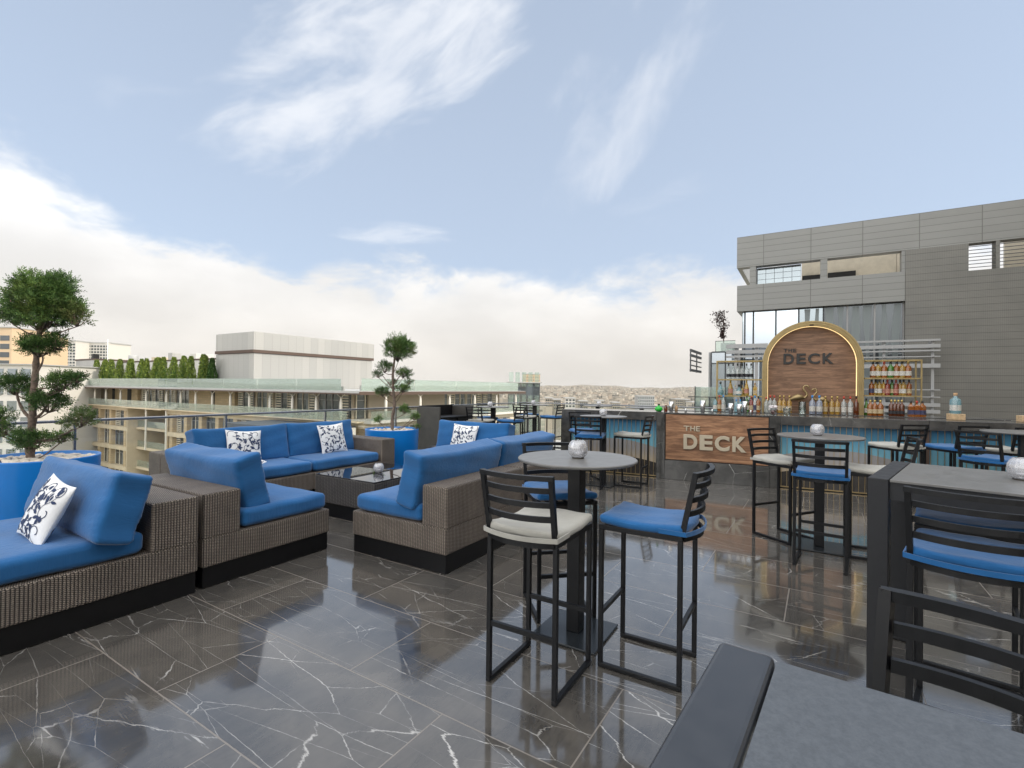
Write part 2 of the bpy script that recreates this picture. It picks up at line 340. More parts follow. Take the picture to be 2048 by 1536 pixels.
# -- buildings
mat('grey_clad', (.195, .195, .185), .45, .25); gg, b = G('grey_clad'); P_ = gg.n('ShaderNodeNewGeometry').outputs['Position']; x_, y_, z_ = gg.sep(P_)
fr_ = gg.m('FRACT', gg.m('DIVIDE', z_, .172)); ln = gg.smooth(gg.m('ABSOLUTE', gg.m('SUBTRACT', fr_, .5)), .455, .5)
jf = gg.m('FRACT', gg.m('DIVIDE', gg.m('ADD', y_, 1.2), 1.18)); ln = gg.m('MAXIMUM', ln, gg.smooth(gg.m('ABSOLUTE', gg.m('SUBTRACT', jf, .5)), .490, .5))
pn = gg.m('FLOOR', gg.m('DIVIDE', gg.m('ADD', y_, 1.2), 1.18)); rw = gg.m('FLOOR', gg.m('DIVIDE', z_, .172))
wn = gg.n('ShaderNodeTexWhiteNoise', noise_dimensions='2D'); gg.l(gg.comb(pn, rw, 0), wn.inputs['Vector'])
c = gg.mix(gg.m('MULTIPLY', wn.outputs['Value'], .55), (.265, .268, .258, 1), (.235, .238, .228, 1))
c = gg.mix(gg.smooth(gg.noise(P_, .8, 4), .3, .7, 0, .3), c, (.21, .212, .205, 1))
gg.l(gg.mix(gg.m('MULTIPLY', ln, .7), c, (.075, .073, .07, 1)), b.inputs['Base Color']); bump(gg, b, gg.m('SUBTRACT', 1, ln), .5, .01)
mat('screen_clad', (.13, .13, .12), .5, .3); gg, b = G('screen_clad'); P_ = gg.n('ShaderNodeNewGeometry').outputs['Position']; x_, y_, z_ = gg.sep(P_)
fr_ = gg.m('FRACT', gg.m('DIVIDE', z_, .172)); ln = gg.smooth(gg.m('ABSOLUTE', gg.m('SUBTRACT', fr_, .5)), .42, .5)
dots = gg.m('MULTIPLY', gg.m('ABSOLUTE', gg.m('SINE', gg.m('MULTIPLY', y_, 95))), gg.m('ABSOLUTE', gg.m('SINE', gg.m('MULTIPLY', z_, 95))))
c = gg.mix(gg.smooth(dots, .3, .8, 0, .55), (.215, .212, .195, 1), (.115, .113, .104, 1))
c = gg.mix(gg.smooth(gg.noise(P_, 1.2, 4), .3, .7, 0, .35), c, (.12, .12, .115, 1))
gg.l(gg.mix(gg.m('MULTIPLY', ln, .6), c, (.07, .068, .064, 1)), b.inputs['Base Color'])
mat('pane_bright', (.62, .69, .76), .03, .85); mat('pane_mid', (.36, .41, .44), .04, .8); mat('pane_dark', (.11, .125, .135), .05, .5, spec=.9)
mat('frame_dark', (.05, .055, .06), .4, .3); mat('frame_grey', (.30, .30, .30), .4, .3); mat('slat_grey', (.36, .365, .37), .45, .2); mat('slat_dark', (.085, .09, .10), .5)
mat('curtain', (.17, .195, .20), .3, .3)
mat('stucco', (.62, .56, .45), .85); vary('stucco', .08, 6)
mat('dark_void', (.02, .02, .02), .8)
mat('stone_tan', (.50, .415, .29), .8); gg, b = G('stone_tan'); P_ = gg.n('ShaderNodeNewGeometry').outputs['Position']; x_, y_, z_ = gg.sep(P_)
bk = gg.n('ShaderNodeTexBrick'); gg.l(gg.comb(gg.m('ADD', x_, y_), z_, 0), bk.inputs['Vector']); bk.inputs['Scale'].default_value = 1; bk.inputs['Brick Width'].default_value = 1.1; bk.inputs['Row Height'].default_value = .38; bk.inputs['Mortar Size'].default_value = .02
bk.inputs['Color1'].default_value = (.52, .405, .25, 1); bk.inputs['Color2'].default_value = (.43, .335, .21, 1); bk.inputs['Mortar'].default_value = (.33, .28, .21, 1); gg.l(bk.outputs['Color'], b.inputs['Base Color'])
mat('stone_band', (.56, .475, .345), .8); vary('stone_band', .1, .6)
mat('brown_wall', (.33, .28, .215), .7); mat('louver_cream', (.66, .60, .48), .6); mat('col_white', (.72, .69, .62), .5)
mat('eave_grey', (.42, .42, .41), .5); mat('white_wall', (.62, .60, .555), .7); mat('coping_brown', (.085, .055, .042), .7)
mat('metal_white', (.62, .62, .60), .38, .35); gg, b = G('metal_white'); P_ = gg.n('ShaderNodeNewGeometry').outputs['Position']; x_, y_, z_ = gg.sep(P_)
s_ = gg.m('ADD', x_, y_); l1 = gg.smooth(gg.m('ABSOLUTE', gg.m('SUBTRACT', gg.m('FRACT', gg.m('DIVIDE', s_, 1.35)), .5)), .47, .5); l2 = gg.smooth(gg.m('ABSOLUTE', gg.m('SUBTRACT', gg.m('FRACT', gg.m('DIVIDE', z_, .33)), .5)), .44, .5)
wn = gg.n('ShaderNodeTexWhiteNoise', noise_dimensions='1D'); gg.l(gg.m('FLOOR', gg.m('DIVIDE', s_, 1.35)), wn.inputs['W'])
c = gg.mix(wn.outputs['Value'], (.44, .435, .415, 1), (.36, .36, .35, 1))
gg.l(gg.mix(gg.m('MAXIMUM', gg.m('MULTIPLY', l1, .6), gg.m('MULTIPLY', l2, .3)), c, (.20, .19, .18, 1)), b.inputs['Base Color'])
mat('tan_tower', (.62, .47, .31), .8); mat('city_ground', (.30, .265, .21), .9); gg, b = G('city_ground'); P_ = gg.n('ShaderNodeNewGeometry').outputs['Position']
gg.l(gg.mix(gg.smooth(gg.noise(P_, .02, 8, .7), .35, .65), (.34, .29, .22, 1), (.13, .14, .09, 1)), b.inputs['Base Color'])
for i_, c_ in enumerate([(.42, .37, .30), (.36, .32, .26), (.48, .44, .37), (.30, .27, .22), (.40, .33, .26), (.15, .145, .125), (.24, .22, .18)]): mat('house_%d' % i_, c_, .85)

# ------------------------------------------------------------------ mesh helpers
class MB:
    def __init__(s): s.v = []; s.f = []; s.mi = []; s.mats = []; s.sm = []
    def _m(s, m_):
        if m_ not in s.mats: s.mats.append(m_)
        return s.mats.index(m_)
    def add(s, vs, fs, m_='', smooth=False):
        o = len(s.v); i = s._m(m_); s.v += [tuple(p) for p in vs]
        for f in fs: s.f.append(tuple(o + k for k in f)); s.mi.append(i); s.sm.append(smooth)
    def box(s, x0, x1, y0, y1, z0, z1, m_='', M=None):
        vs = [Vector(p) for p in ((x0, y0, z0), (x1, y0, z0), (x1, y1, z0), (x0, y1, z0), (x0, y0, z1), (x1, y0, z1), (x1, y1, z1), (x0, y1, z1))]
        if M is not None: vs = [M @ p for p in vs]
        s.add(vs, [(0, 3, 2, 1), (4, 5, 6, 7), (0, 1, 5, 4), (1, 2, 6, 5), (2, 3, 7, 6), (3, 0, 4, 7)], m_); return s
    def bbox(s, x0, x1, y0, y1, z0, z1, r, m_='', seg=2, M=None):
        """box with rounded edges"""
        bm = bmesh.new(); bmesh.ops.create_cube(bm, size=1)
        for v in bm.verts: v.co = Vector(((x0 + x1) / 2 + v.co.x * (x1 - x0), (y0 + y1) / 2 + v.co.y * (y1 - y0), (z0 + z1) / 2 + v.co.z * (z1 - z0)))
        bmesh.ops.bevel(bm, geom=bm.edges[:], offset=r, segments=seg, profile=.5, affect='EDGES')
        bm.verts.index_update(); vs = [v.co.copy() for v in bm.verts]
        if M is not None: vs = [M @ p for p in vs]
        s.add(vs, [[v.index for v in f.verts] for f in bm.faces], m_, False); bm.free(); return s
    def bar(s, p, q, w, h, m_='', up=Vector((0, 0, 1))):
        """rectangular bar from p to q, w wide (sideways) and h high"""
        p, q = Vector(p), Vector(q); d = (q - p).normalized()
        if abs(d.dot(up)) > .95: up = Vector((1, 0, 0))
        x = d.cross(up).normalized() * w / 2; y = x.cross(d).normalized() * h / 2
        vs = [p - x - y, p + x - y, p + x + y, p - x + y, q - x - y, q + x - y, q + x + y, q - x + y]
        s.add(vs, [(0, 1, 2, 3), (7, 6, 5, 4), (0, 4, 5, 1), (1, 5, 6, 2), (2, 6, 7, 3), (3, 7, 4, 0)], m_); return s
    def path(s, pts, w, h, m_='', up=Vector((0, 0, 1)), smooth=False):
        """rectangular section swept along a polyline"""
        pts = [Vector(p) for p in pts]; vs = []; n = len(pts)
        for i, p in enumerate(pts):
            d = (pts[min(i + 1, n - 1)] - pts[max(i - 1, 0)]).normalized(); x = d.cross(up).normalized() * w / 2; y = up.normalized() * h / 2
            vs += [p - x - y, p + x - y, p + x + y, p - x + y]
        fs = [(0, 1, 2, 3), (4 * n - 1, 4 * n - 2, 4 * n - 3, 4 * n - 4)]
        for i in range(n - 1):
            for k in range(4): a = 4 * i + k; b_ = 4 * i + (k + 1) % 4; fs.append((a, a + 4, b_ + 4, b_))
        s.add(vs, fs, m_, smooth); return s
    def tube(s, pts, rad, m_='', n=8, smooth=True):
        pts = [Vector(p) for p in pts]; k = len(pts); rads = rad if isinstance(rad, (list, tuple)) else [rad] * k; vs = []
        ref = Vector((0, 0, 1))
        for i, p in enumerate(pts):
            d = (pts[min(i + 1, k - 1)] - pts[max(i - 1, 0)]).normalized()
            if abs(d.dot(ref)) > .93: r_ = Vector((1, 0, 0))
            else: r_ = ref
            x = d.cross(r_).normalized(); y = d.cross(x).normalized()
            if i and (prev.dot(x) < 0): x, y = -x, -y
            prev = x
            for j in range(n): a = 2 * pi * j / n; vs.append(p + (x * cos(a) + y * sin(a)) * rads[i])
        fs = [tuple(range(n))[::-1], tuple(range((k - 1) * n, k * n))]
        for i in range(k - 1):
            for j in range(n): a = i * n + j; b_ = i * n + (j + 1) % n; fs.append((a, b_, b_ + n, a + n))
        s.add(vs, fs, m_, smooth); return s
    def lathe(s, prof, c=(0, 0, 0), n=16, m_='', smooth=True, rib=None):
        vs = []; k = len(prof)
        for i, (r, z) in enumerate(prof):
            for j in range(n):
                a = 2 * pi * j / n; rr = r * (1 + (rib(a, i / (k - 1)) if rib else 0)); vs.append((c[0] + rr * cos(a), c[1] + rr * sin(a), c[2] + z))
        fs = []
        for i in range(k - 1):
            for j in range(n): a = i * n + j; b_ = i * n + (j + 1) % n; fs.append((a, b_, b_ + n, a + n))
        if prof[0][0] > 1e-5: fs.append(tuple(range(n))[::-1])
        if prof[-1][0] > 1e-5: fs.append(tuple(range((k - 1) * n, k * n)))
        s.add(vs, fs, m_, smooth); return s
    def mesh(s, name, default='black_metal'):
        me = bpy.data.meshes.new(name); me.from_pydata(s.v, [], s.f)
        for m_ in s.mats: me.materials.append(MATS[m_ or default])
        me.polygons.foreach_set('material_index', s.mi); me.polygons.foreach_set('use_smooth', s.sm); me.update(); return me
    def build(s, name, m_, parent=None, loc=None, rotz=None):
        o = bpy.data.objects.new(name, s.mesh(name, m_)); COL.objects.link(o)
        if parent is not None: o.parent = parent
        if loc is not None: o.location = loc
        if rotz is not None: o.rotation_euler = (0, 0, rotz)
        return o
def tag(o, label, cat, group=None):
    o['label'] = label; o['category'] = cat
    if group: o['group'] = group
    return o
def thing(name, label, cat, loc=(0, 0, 0), rz=0.0, group=None):
    o = bpy.data.objects.new(name, None); COL.objects.link(o); o.location = loc; o.rotation_euler = (0, 0, rz); o.empty_display_size = .1
    return tag(o, label, cat, group)
def struct(name, mb, m_): o = mb.build(name, m_); o['kind'] = 'structure'; return o
def kids(o): return KIDS.get(o.name, [])
def copy_tree(o, loc=None, rz=None, label=None, parent=None, first=True):
    ch = [c for c in list(bpy.data.objects) if c.parent is o] if o.name not in CH else CH[o.name]
    CH[o.name] = ch
    c = o.copy(); COL.objects.link(c)
    if parent is not None: c.parent = parent
    if first:
        if loc is not None: c.location = loc
        if rz is not None: c.rotation_euler = (0, 0, rz)
        if label: c['label'] = label
    for k in ch: copy_tree(k, parent=c, first=False)
    return c
CH = {}
ORD = ['first', 'second', 'third', 'fourth', 'fifth', 'sixth', 'seventh', 'eighth', 'ninth', 'tenth', 'eleventh', 'twelfth', 'thirteenth', 'fourteenth', 'fifteenth', 'sixteenth', 'seventeenth', 'eighteenth', 'nineteenth', 'twentieth', 'twenty-first', 'twenty-second', 'twenty-third', 'twenty-fourth', 'twenty-fifth']
def Tm(loc=(0, 0, 0), rx=0, ry=0, rz=0): return Matrix.Translation(loc) @ Matrix.Rotation(rz, 4, 'Z') @ Matrix.Rotation(ry, 4, 'Y') @ Matrix.Rotation(rx, 4, 'X')
def at(fwd, right, z): p = FWD * fwd + RGT * right; return Vector((p.x, p.y, z))

# ------------------------------------------------------------------ ground, city terrain
def hill(d, az_):
    """height of the ground (camera level is 1.5) at distance d and azimuth az_ (deg, right positive)"""
    h = -48
    t = max(0, min(1, (d - 1800) / 4600)); t = t * t * (3 - 2 * t)
    crest = 1 + 5 * sin(az_ * .21 + .6) + 4 * sin(az_ * .6 + 2) + 2.5 * sin(az_ * 1.7)
    return h + t * (2 * crest + 46) + 8 * sin(d * .003 + az_ * .13) * min(1, d / 1800)
vs, fs = [], []
rings = [0, 60, 150, 300, 500, 700, 900, 1200, 1600, 2000, 2400, 2800, 3200, 3600, 4000, 4400, 4800, 5200, 5600, 6000, 6600, 7200, 8400, 12000]
NA = 240
for d in rings:
    for j in range(NA):
        a = 360 * j / NA - 180; ar = R(a); p = FWD * cos(ar) * d + RGT * sin(ar) * d
        dd_ = min(d, 6600); vs.append((p.x, p.y, hill(dd_, a if abs(a) < 90 else math.copysign(180 - abs(a), a)) - (0 if d <= 6600 else (d - 6600) * .03)))
for i in range(len(rings) - 1):
    for j in range(NA): a = i * NA + j; b_ = i * NA + (j + 1) % NA; fs.append((a, a + NA, b_ + NA, b_))
mb = MB(); mb.add(vs, fs, '', True); struct('terrain', mb, 'city_ground')
# far city: thousands of stone houses that read as one mass
mb = MB(); cr_ = random.Random(3)
for i in range(26000):
    d = 900 + 5700 * cr_.random() ** .75; a = cr_.uniform(-50, 30) if cr_.random() < .35 else cr_.uniform(0, 25); ar = R(a)
    p = FWD * cos(ar) * d + RGT * sin(ar) * d; z = hill(d, a); w = cr_.uniform(9, 20); l = cr_.uniform(9, 20); h = cr_.choice([6, 9, 12, 15, 18, 24])
    M = Tm((p.x, p.y, z), rz=cr_.uniform(0, pi))
    k = cr_.choice([0, 0, 1, 1, 2, 3, 4, 5, 6])
    if k == 5 and cr_.random() < .5: # tree clump
        mb.box(-w * .5, w * .5, -l * .5, l * .5, -3, h * .6, 'house_5', M)
    else:
        mb.box(-w / 2, w / 2, -l / 2, l / 2, -6, h, 'house_%d' % k, M)
        mb.box(-w / 2 - .2, w / 2 + .2, -l * .3, l * .3, h * .35, h * .55, 'house_5', M)
city = mb.build('city', 'house_0'); city['kind'] = 'stuff'

# ------------------------------------------------------------------ terrace slab
mb = MB(); mb.add([(-12, -9, 0), (12.2, -9, 0), (12.2, 6.95, 0), (-12, 6.95, 0)], [(0, 1, 2, 3)]); struct('terrace_floor', mb, 'floor_marble')
mb = MB(); mb.box(-12, 12.6, -9, 7.4, -.6, -.004, 'concrete'); struct('terrace_slab', mb, 'concrete')
mb = MB(); mb.box(-12, 11.9, 7.4, 9.2, -.55, -.25, 'white_ledge'); struct('outer_ledge', mb, 'white_ledge')
mb = MB(); mb.box(-11.8, 12.3, -8.8, 7.1, -50, -.6, 'stone_band'); tag(mb.build('hotel_podium', 'stone_band'), 'stone clad hotel block underneath the marble terrace', 'building')
# glass railing
rl_ = thing('glass_railing', 'frameless glass railing with flat steel handrail along the terrace edge', 'railing', (0, 6.85, 0))
MB().bbox(-6, 12.1, -.03, .03, 1.035, 1.065, .006).build('handrail', 'rail_steel', rl_); MB().bbox(12.04, 12.1, -7.5, -.031, 1.035, 1.065, .006).build('handrail', 'rail_steel', rl_)
for k in range(9):
    xa = -4.36 + 1.62 * k
    mb = MB(); mb.box(xa - .012, xa + .012, -.02, .02, 0, 1.034); mb.build('post', 'rail_steel', rl_)
    if k < 9: mb = MB(); mb.box(xa + .02, xa + 1.60, -.005, .005, .06, 1.03); mb.build('glass_panel', 'rail_glass', rl_)
for k in range(4):
    yb = -.1 - 1.6 * k
    mb = MB(); mb.box(12.05, 12.09, yb - .012, yb + .012, 0, 1.034); mb.build('post', 'rail_steel', rl_)
    mb = MB(); mb.box(12.065, 12.075, yb - 1.58, yb - .02, .06, 1.03); mb.build('glass_panel', 'rail_glass', rl_)

# ------------------------------------------------------------------ soft cushions
def soft(w, d, t, rc=.5, puff=.0, pinch=0.0, nu=22, nv=16, seed=0, crease=.004, round_=.06, sag=0.0, seam=0):
    """cushion w x d x t centred at origin; t along z. puff swells the faces, pinch thins the rim, corners pull in"""
    r2 = random.Random(seed); ph = [r2.uniform(0, 6.28) for _ in range(8)]
    mb = MB(); bm = bmesh.new(); bmesh.ops.create_cube(bm, size=2)
    bmesh.ops.subdivide_edges(bm, edges=bm.edges[:], cuts=27, use_grid_fill=True)
    r = min(round_, t * .49); hx, hy, hz = w / 2, d / 2, t / 2
    for v in bm.verts:
        x, y, z = v.co
        # bias samples to the rim
        fx = math.copysign(abs(x) ** .75, x); fy = math.copysign(abs(y) ** .75, y)
        P = Vector((fx * hx, fy * hy, z * hz)); C = Vector((max(-hx + r, min(hx - r, P.x)), max(-hy + r, min(hy - r, P.y)), max(-hz + r, min(hz - r, P.z))))
        D = P - C
        if D.length > 1e-7: P = C + D.normalized() * min(r, D.length if D.length < r else r)
        if D.length > 1e-7 and max(abs(x), abs(y), abs(z)) > .999: P = C + D.normalized() * r
        u, q = P.x / hx, P.y / hy
        prof = (1 - abs(u) ** 2.6) * (1 - abs(q) ** 2.6)
        P.z *= (1 - pinch * (1 - max(0, prof) ** .5)) + puff * max(0, prof)
        # seams pull in between the corners
        P.x *= 1 - pinch * .07 * (1 - q * q); P.y *= 1 - pinch * .07 * (1 - u * u)
        k = crease
        P.z += k * (sin(u * 7 + ph[0] + q * 3) + sin(q * 9 + ph[1] - u * 4) * .7) * (abs(z) > .5)
        P.y += k * 1.2 * sin(u * 6 + ph[2] + z * 2); P.x += k * sin(q * 7 + ph[3])
        if seam:        # gathers that run in from the welted seams, and ears at the corners
            e_ = max(abs(u), abs(q)); P.z += .003 * max(0, e_ - .55) * 2 * sin((u if abs(q) > abs(u) else q) * 46 + ph[4] + 3 * sin(u * 5 + q * 4)) * (abs(z) > .4)
            cn = max(0, abs(u) * abs(q) - .62); P.x += math.copysign(cn * .025, u); P.y += math.copysign(cn * .025, q)
        P.z -= sag * (1 - u * u)
        v.co = P
    bm.verts.index_update(); mb.add([v.co.copy() for v in bm.verts], [[v.index for v in f.verts] for f in bm.faces], '', True); bm.free(); return mb
def xf(mb, M): mb.v = [tuple(M @ Vector(p)) for p in mb.v]; return mb
def piping(mb, w, d, z, r=.004):
    return mb

# sofa modules: x0..x1, y0..y1; slab = 'x0','x1','y0','y1' side that carries the backrest
def sofa(label, x0, x1, y0, y1, slabs, cush, seats, group='wicker sofa modules round the coffee table'):
    cx, cy = (x0 + x1) / 2, (y0 + y1) / 2
    t = thing('wicker_sofa', label, 'sofa', (cx, cy, 0), 0, group)
    X0, X1, Y0, Y1 = x0 - cx, x1 - cx, y0 - cy, y1 - cy
    mb = MB(); mb.box(X0 + .012, X1 - .012, Y0 + .012, Y1 - .012, .004, .149); mb.build('plinth', 'black_panel', t)
    mb = MB(); mb.bbox(X0, X1, Y0, Y1, .15, .36, .012, seg=2); mb.build('base', 'wicker', t)
    for i, (sx0, sx1, sy0, sy1) in enumerate(slabs):
        mb = MB(); mb.bbox(sx0 - cx, sx1 - cx, sy0 - cy, sy1 - cy, .354, .68, .014, seg=2); mb.build('backrest' if i == 0 else 'armrest', 'wicker', t)
    for i, (sx0, sx1, sy0, sy1) in enumerate(seats):
        w, d = sx1 - sx0, sy1 - sy0; mb = soft(w, d, .145, puff=.10, pinch=.05, seed=int(w * 100) + i, round_=.045, crease=.002)
        mb.build('seat_cushion', 'blue_fabric', t, ((sx0 + sx1) / 2 - cx, (sy0 + sy1) / 2 - cy, .362 + .0725))
    for i, (pc, w, h, th, rz, tilt) in enumerate(cush):
        mb = soft(w, h, th, puff=.14, pinch=.12, seed=31 + i + int(x0 * 10), round_=.034, crease=.0032, seam=1)
        o = mb.build('back_cushion', 'blue_fabric', t)
        # local: w along x, h vertical, thickness towards -y; then lean back and turn
        o.matrix_local = Matrix.Translation((pc[0] - cx, pc[1] - cy, pc[2])) @ Matrix.Rotation(rz, 4, 'Z') @ Matrix.Rotation(tilt, 4, 'X') @ Matrix.Rotation(pi / 2, 4, 'X')
    return t
# (cushion front normal is local -y; rz turns it)
sofa('wicker sofa module at the lower left of the photo with a leaning blue back cushion', .25, 1.83, 3.67, 4.86, [(1.54, 1.83, 3.67, 4.86)],
     [((1.375, 4.24, .688), 1.25, .415, .24, -pi / 2, -R(16))], [(.25, 1.515, 3.69, 4.84)])
sofa('wicker sofa module standing back to back with the front left one', 1.865, 2.95, 3.69, 4.86, [(1.865, 2.14, 3.69, 4.86)],
     [((2.285, 4.33, .692), 1.14, .435, .24, pi / 2, -R(14))], [(2.165, 2.935, 3.70, 4.84)])
sofa('wicker sofa module with one blue back cushion in the centre of the photo', 3.02, 4.205, 2.41, 3.47, [(3.02, 4.205, 2.41, 2.66)],
     [((3.62, 2.80, .70), 1.22, .445, .24, pi, -R(12))], [(3.035, 4.19, 2.685, 3.455)])
sofa('wicker sofa module partly behind the centre one, nearer the bar', 4.235, 5.42, 2.41, 3.47, [(4.235, 5.42, 2.41, 2.66)],
     [((4.84, 2.80, .70), 1.20, .445, .24, pi, -R(12))], [(4.25, 5.405, 2.685, 3.455)])
sofa('wicker sofa module before the black service cabinet, with one wide blue cushion', 5.46, 6.52, 3.60, 5.02, [(6.26, 6.52, 3.60, 5.02)],
     [((6.12, 4.36, .70), 1.30, .46, .24, -pi / 2, -R(12))], [(5.475, 6.235, 3.62, 5.0)])
sofa('left half of the long blue sofa along the railing', 2.69, 4.045, 5.36, 6.52, [(2.69, 4.045, 6.24, 6.52), (2.69, 2.96, 5.36, 6.239)],
     [((3.52, 6.09, .70), 1.18, .46, .24, 0, -R(12))], [(2.985, 4.04, 5.375, 6.215)])
sofa('right half of the long blue sofa, with woven armrest beside the blue planter', 4.055, 5.46, 5.36, 6.52, [(4.055, 5.46, 6.24, 6.52), (5.19, 5.46, 5.36, 6.239)],
     [((4.66, 6.09, .70), 1.10, .46, .24, 0, -R(12))], [(4.06, 5.165, 5.375, 6.215)])
mb = MB(); mb.bbox(6.35, 6.75, 5.06, 5.46, .02, .47, .012); tag(mb.build('side_table', 'wicker_dark'), 'small dark wicker side block between blue planter and cabinet', 'side table')

# ------------------------------------------------------------------ patterned throw pillows
def vine_shapes(seed):
    r = random.Random(seed); P = []
    def ribbon(pts, w0, w1):
        n = len(pts); L_ = []; Rr = []
        for i, p in enumerate(pts):
            a = pts[max(0, i - 1)]; b_ = pts[min(n - 1, i + 1)]; dx_, dy_ = b_[0] - a[0], b_[1] - a[1]; l = math.hypot(dx_, dy_) or 1
            w = w0 + (w1 - w0) * i / (n - 1); L_.append((p[0] - dy_ / l * w, p[1] + dx_ / l * w)); Rr.append((p[0] + dy_ / l * w, p[1] - dx_ / l * w))
        for i in range(n - 1): P.append([Rr[i], Rr[i + 1], L_[i + 1], L_[i]])
    def leaf(x, y, a, s):
        pr = [(0, 0), (.25, .17), (.55, .22), (.8, .13), (1, 0), (.8, -.13), (.55, -.22), (.25, -.17)]
        P.append([(x + s * (u * cos(a) - v * sin(a)), y + s * (u * sin(a) + v * cos(a))) for u, v in pr][::-1])
    k = 0
    for gx in (-.68, -.02, .66):
        for gy in (-.66, .0, .68):
            k += 1; cx, cy = gx + r.uniform(-.07, .07), gy + r.uniform(-.07, .07); sg = 1 if k % 2 else -1; t0 = r.uniform(0, 6.28); pts = []
            for i in range(34):
                u = i / 33; rr = .07 + .22 * u ** .8; th = t0 + sg * 5.4 * u; pts.append((cx + rr * cos(th), cy + rr * sin(th)))
            x, y = pts[-1]; a = math.atan2(y - pts[-2][1], x - pts[-2][0])
            for i in range(12): a -= sg * .10; x += cos(a) * .045; y += sin(a) * .045; pts.append((x, y))
            ribbon(pts[::-1], .009, .016)
            for i in (20, 26, 31, 36, 41, 45):
                x, y = pts[i]; a = math.atan2(pts[i][1] - pts[i - 1][1], pts[i][0] - pts[i - 1][0]); leaf(x, y, a - sg * (.8 if i % 2 else -.9 if i > 33 else .8), r.uniform(.20, .29))
    for _ in range(30): leaf(r.uniform(-.92, .92), r.uniform(-.92, .92), r.uniform(0, 6.28), r.uniform(.17, .25))
    return P
def pillow(label, loc, rz, tilt, size=.42, seed=1, roll=0.0):
    h = size / 2; N = 30
    def surf(u, v, side, off=0.0):
        th = .062 * (max(0, (1 - abs(u) ** 2.2) * (1 - abs(v) ** 2.2))) ** .55
        return Vector((u * h * (1 - .085 * (1 - v * v)), v * h * (1 - .085 * (1 - u * u)), side * (th + off)))
    mb = MB()
    for side in (1, -1):
        vs = []; fs = []
        for i in range(N + 1):
            for j in range(N + 1):
                u = -1 + 2 * i / N; v = -1 + 2 * j / N; vs.append(surf(sin(u * pi / 2), sin(v * pi / 2), side))
        for i in range(N):
            for j in range(N):
                q = (i * (N + 1) + j, (i + 1) * (N + 1) + j, (i + 1) * (N + 1) + j + 1, i * (N + 1) + j + 1); fs.append(q if side > 0 else q[::-1])
        mb.add(vs, fs, 'white_fabric', True)
        for poly in vine_shapes(seed + (0 if side > 0 else 9)):
            if any(abs(x) > .985 or abs(y) > .985 for x, y in poly): continue
            q = [surf(x, y, side, .0022) for x, y in poly]; mb.add(q, [tuple(range(len(q))) if side < 0 else tuple(range(len(q)))[::-1]], 'navy_print')
    o = mb.build('throw_pillow', 'white_fabric')
    o.matrix_world = Matrix.Translation(loc) @ Matrix.Rotation(rz, 4, 'Z') @ Matrix.Rotation(tilt, 4, 'X') @ Matrix.Rotation(pi / 2, 4, 'X') @ Matrix.Rotation(roll, 4, 'Z')
    return tag(o, label, 'pillow', 'white pillows with navy vine pattern')
pillow('vine patterned pillow leaning on the cushion at the far left', (1.12, 4.04, .675), -pi / 2 + R(3), -R(24), .39, 2, R(-8))
pillow('vine patterned pillow on the left half of the long sofa', (3.45, 5.90, .70), R(-4), -R(16), .43, 3, R(-5))
pillow('vine patterned pillow on the right half of the long sofa', (4.72, 5.86, .705), R(-3), -R(15), .43, 4, R(3))
pillow('vine patterned pillow in front of the service cabinet', (5.90, 4.40, .70), -pi / 2 + R(8), -R(18), .43, 5, R(-3))
pillow('vine patterned pillow of which only a white tip shows above the second sofa cushion', (3.36, 5.72, .535), R(8), -R(58), .40, 6, R(38))

# ------------------------------------------------------------------ coffee table
t = thing('coffee_table', 'low square wicker coffee table with black glass top amid the sofas', 'coffee table', (4.165, 4.36, 0))
mb = MB(); mb.box(-.49, .49, -.46, .46, .004, .149); mb.build('plinth', 'black_panel', t)
mb = MB(); mb.bbox(-.505, .505, -.475, .475, .15, .445, .01); mb.build('base', 'wicker_dark', t)
mb = MB(); mb.bbox(-.50, .50, -.47, .47, .446, .458, .003); mb.build('glass_top', 'black_glass', t)

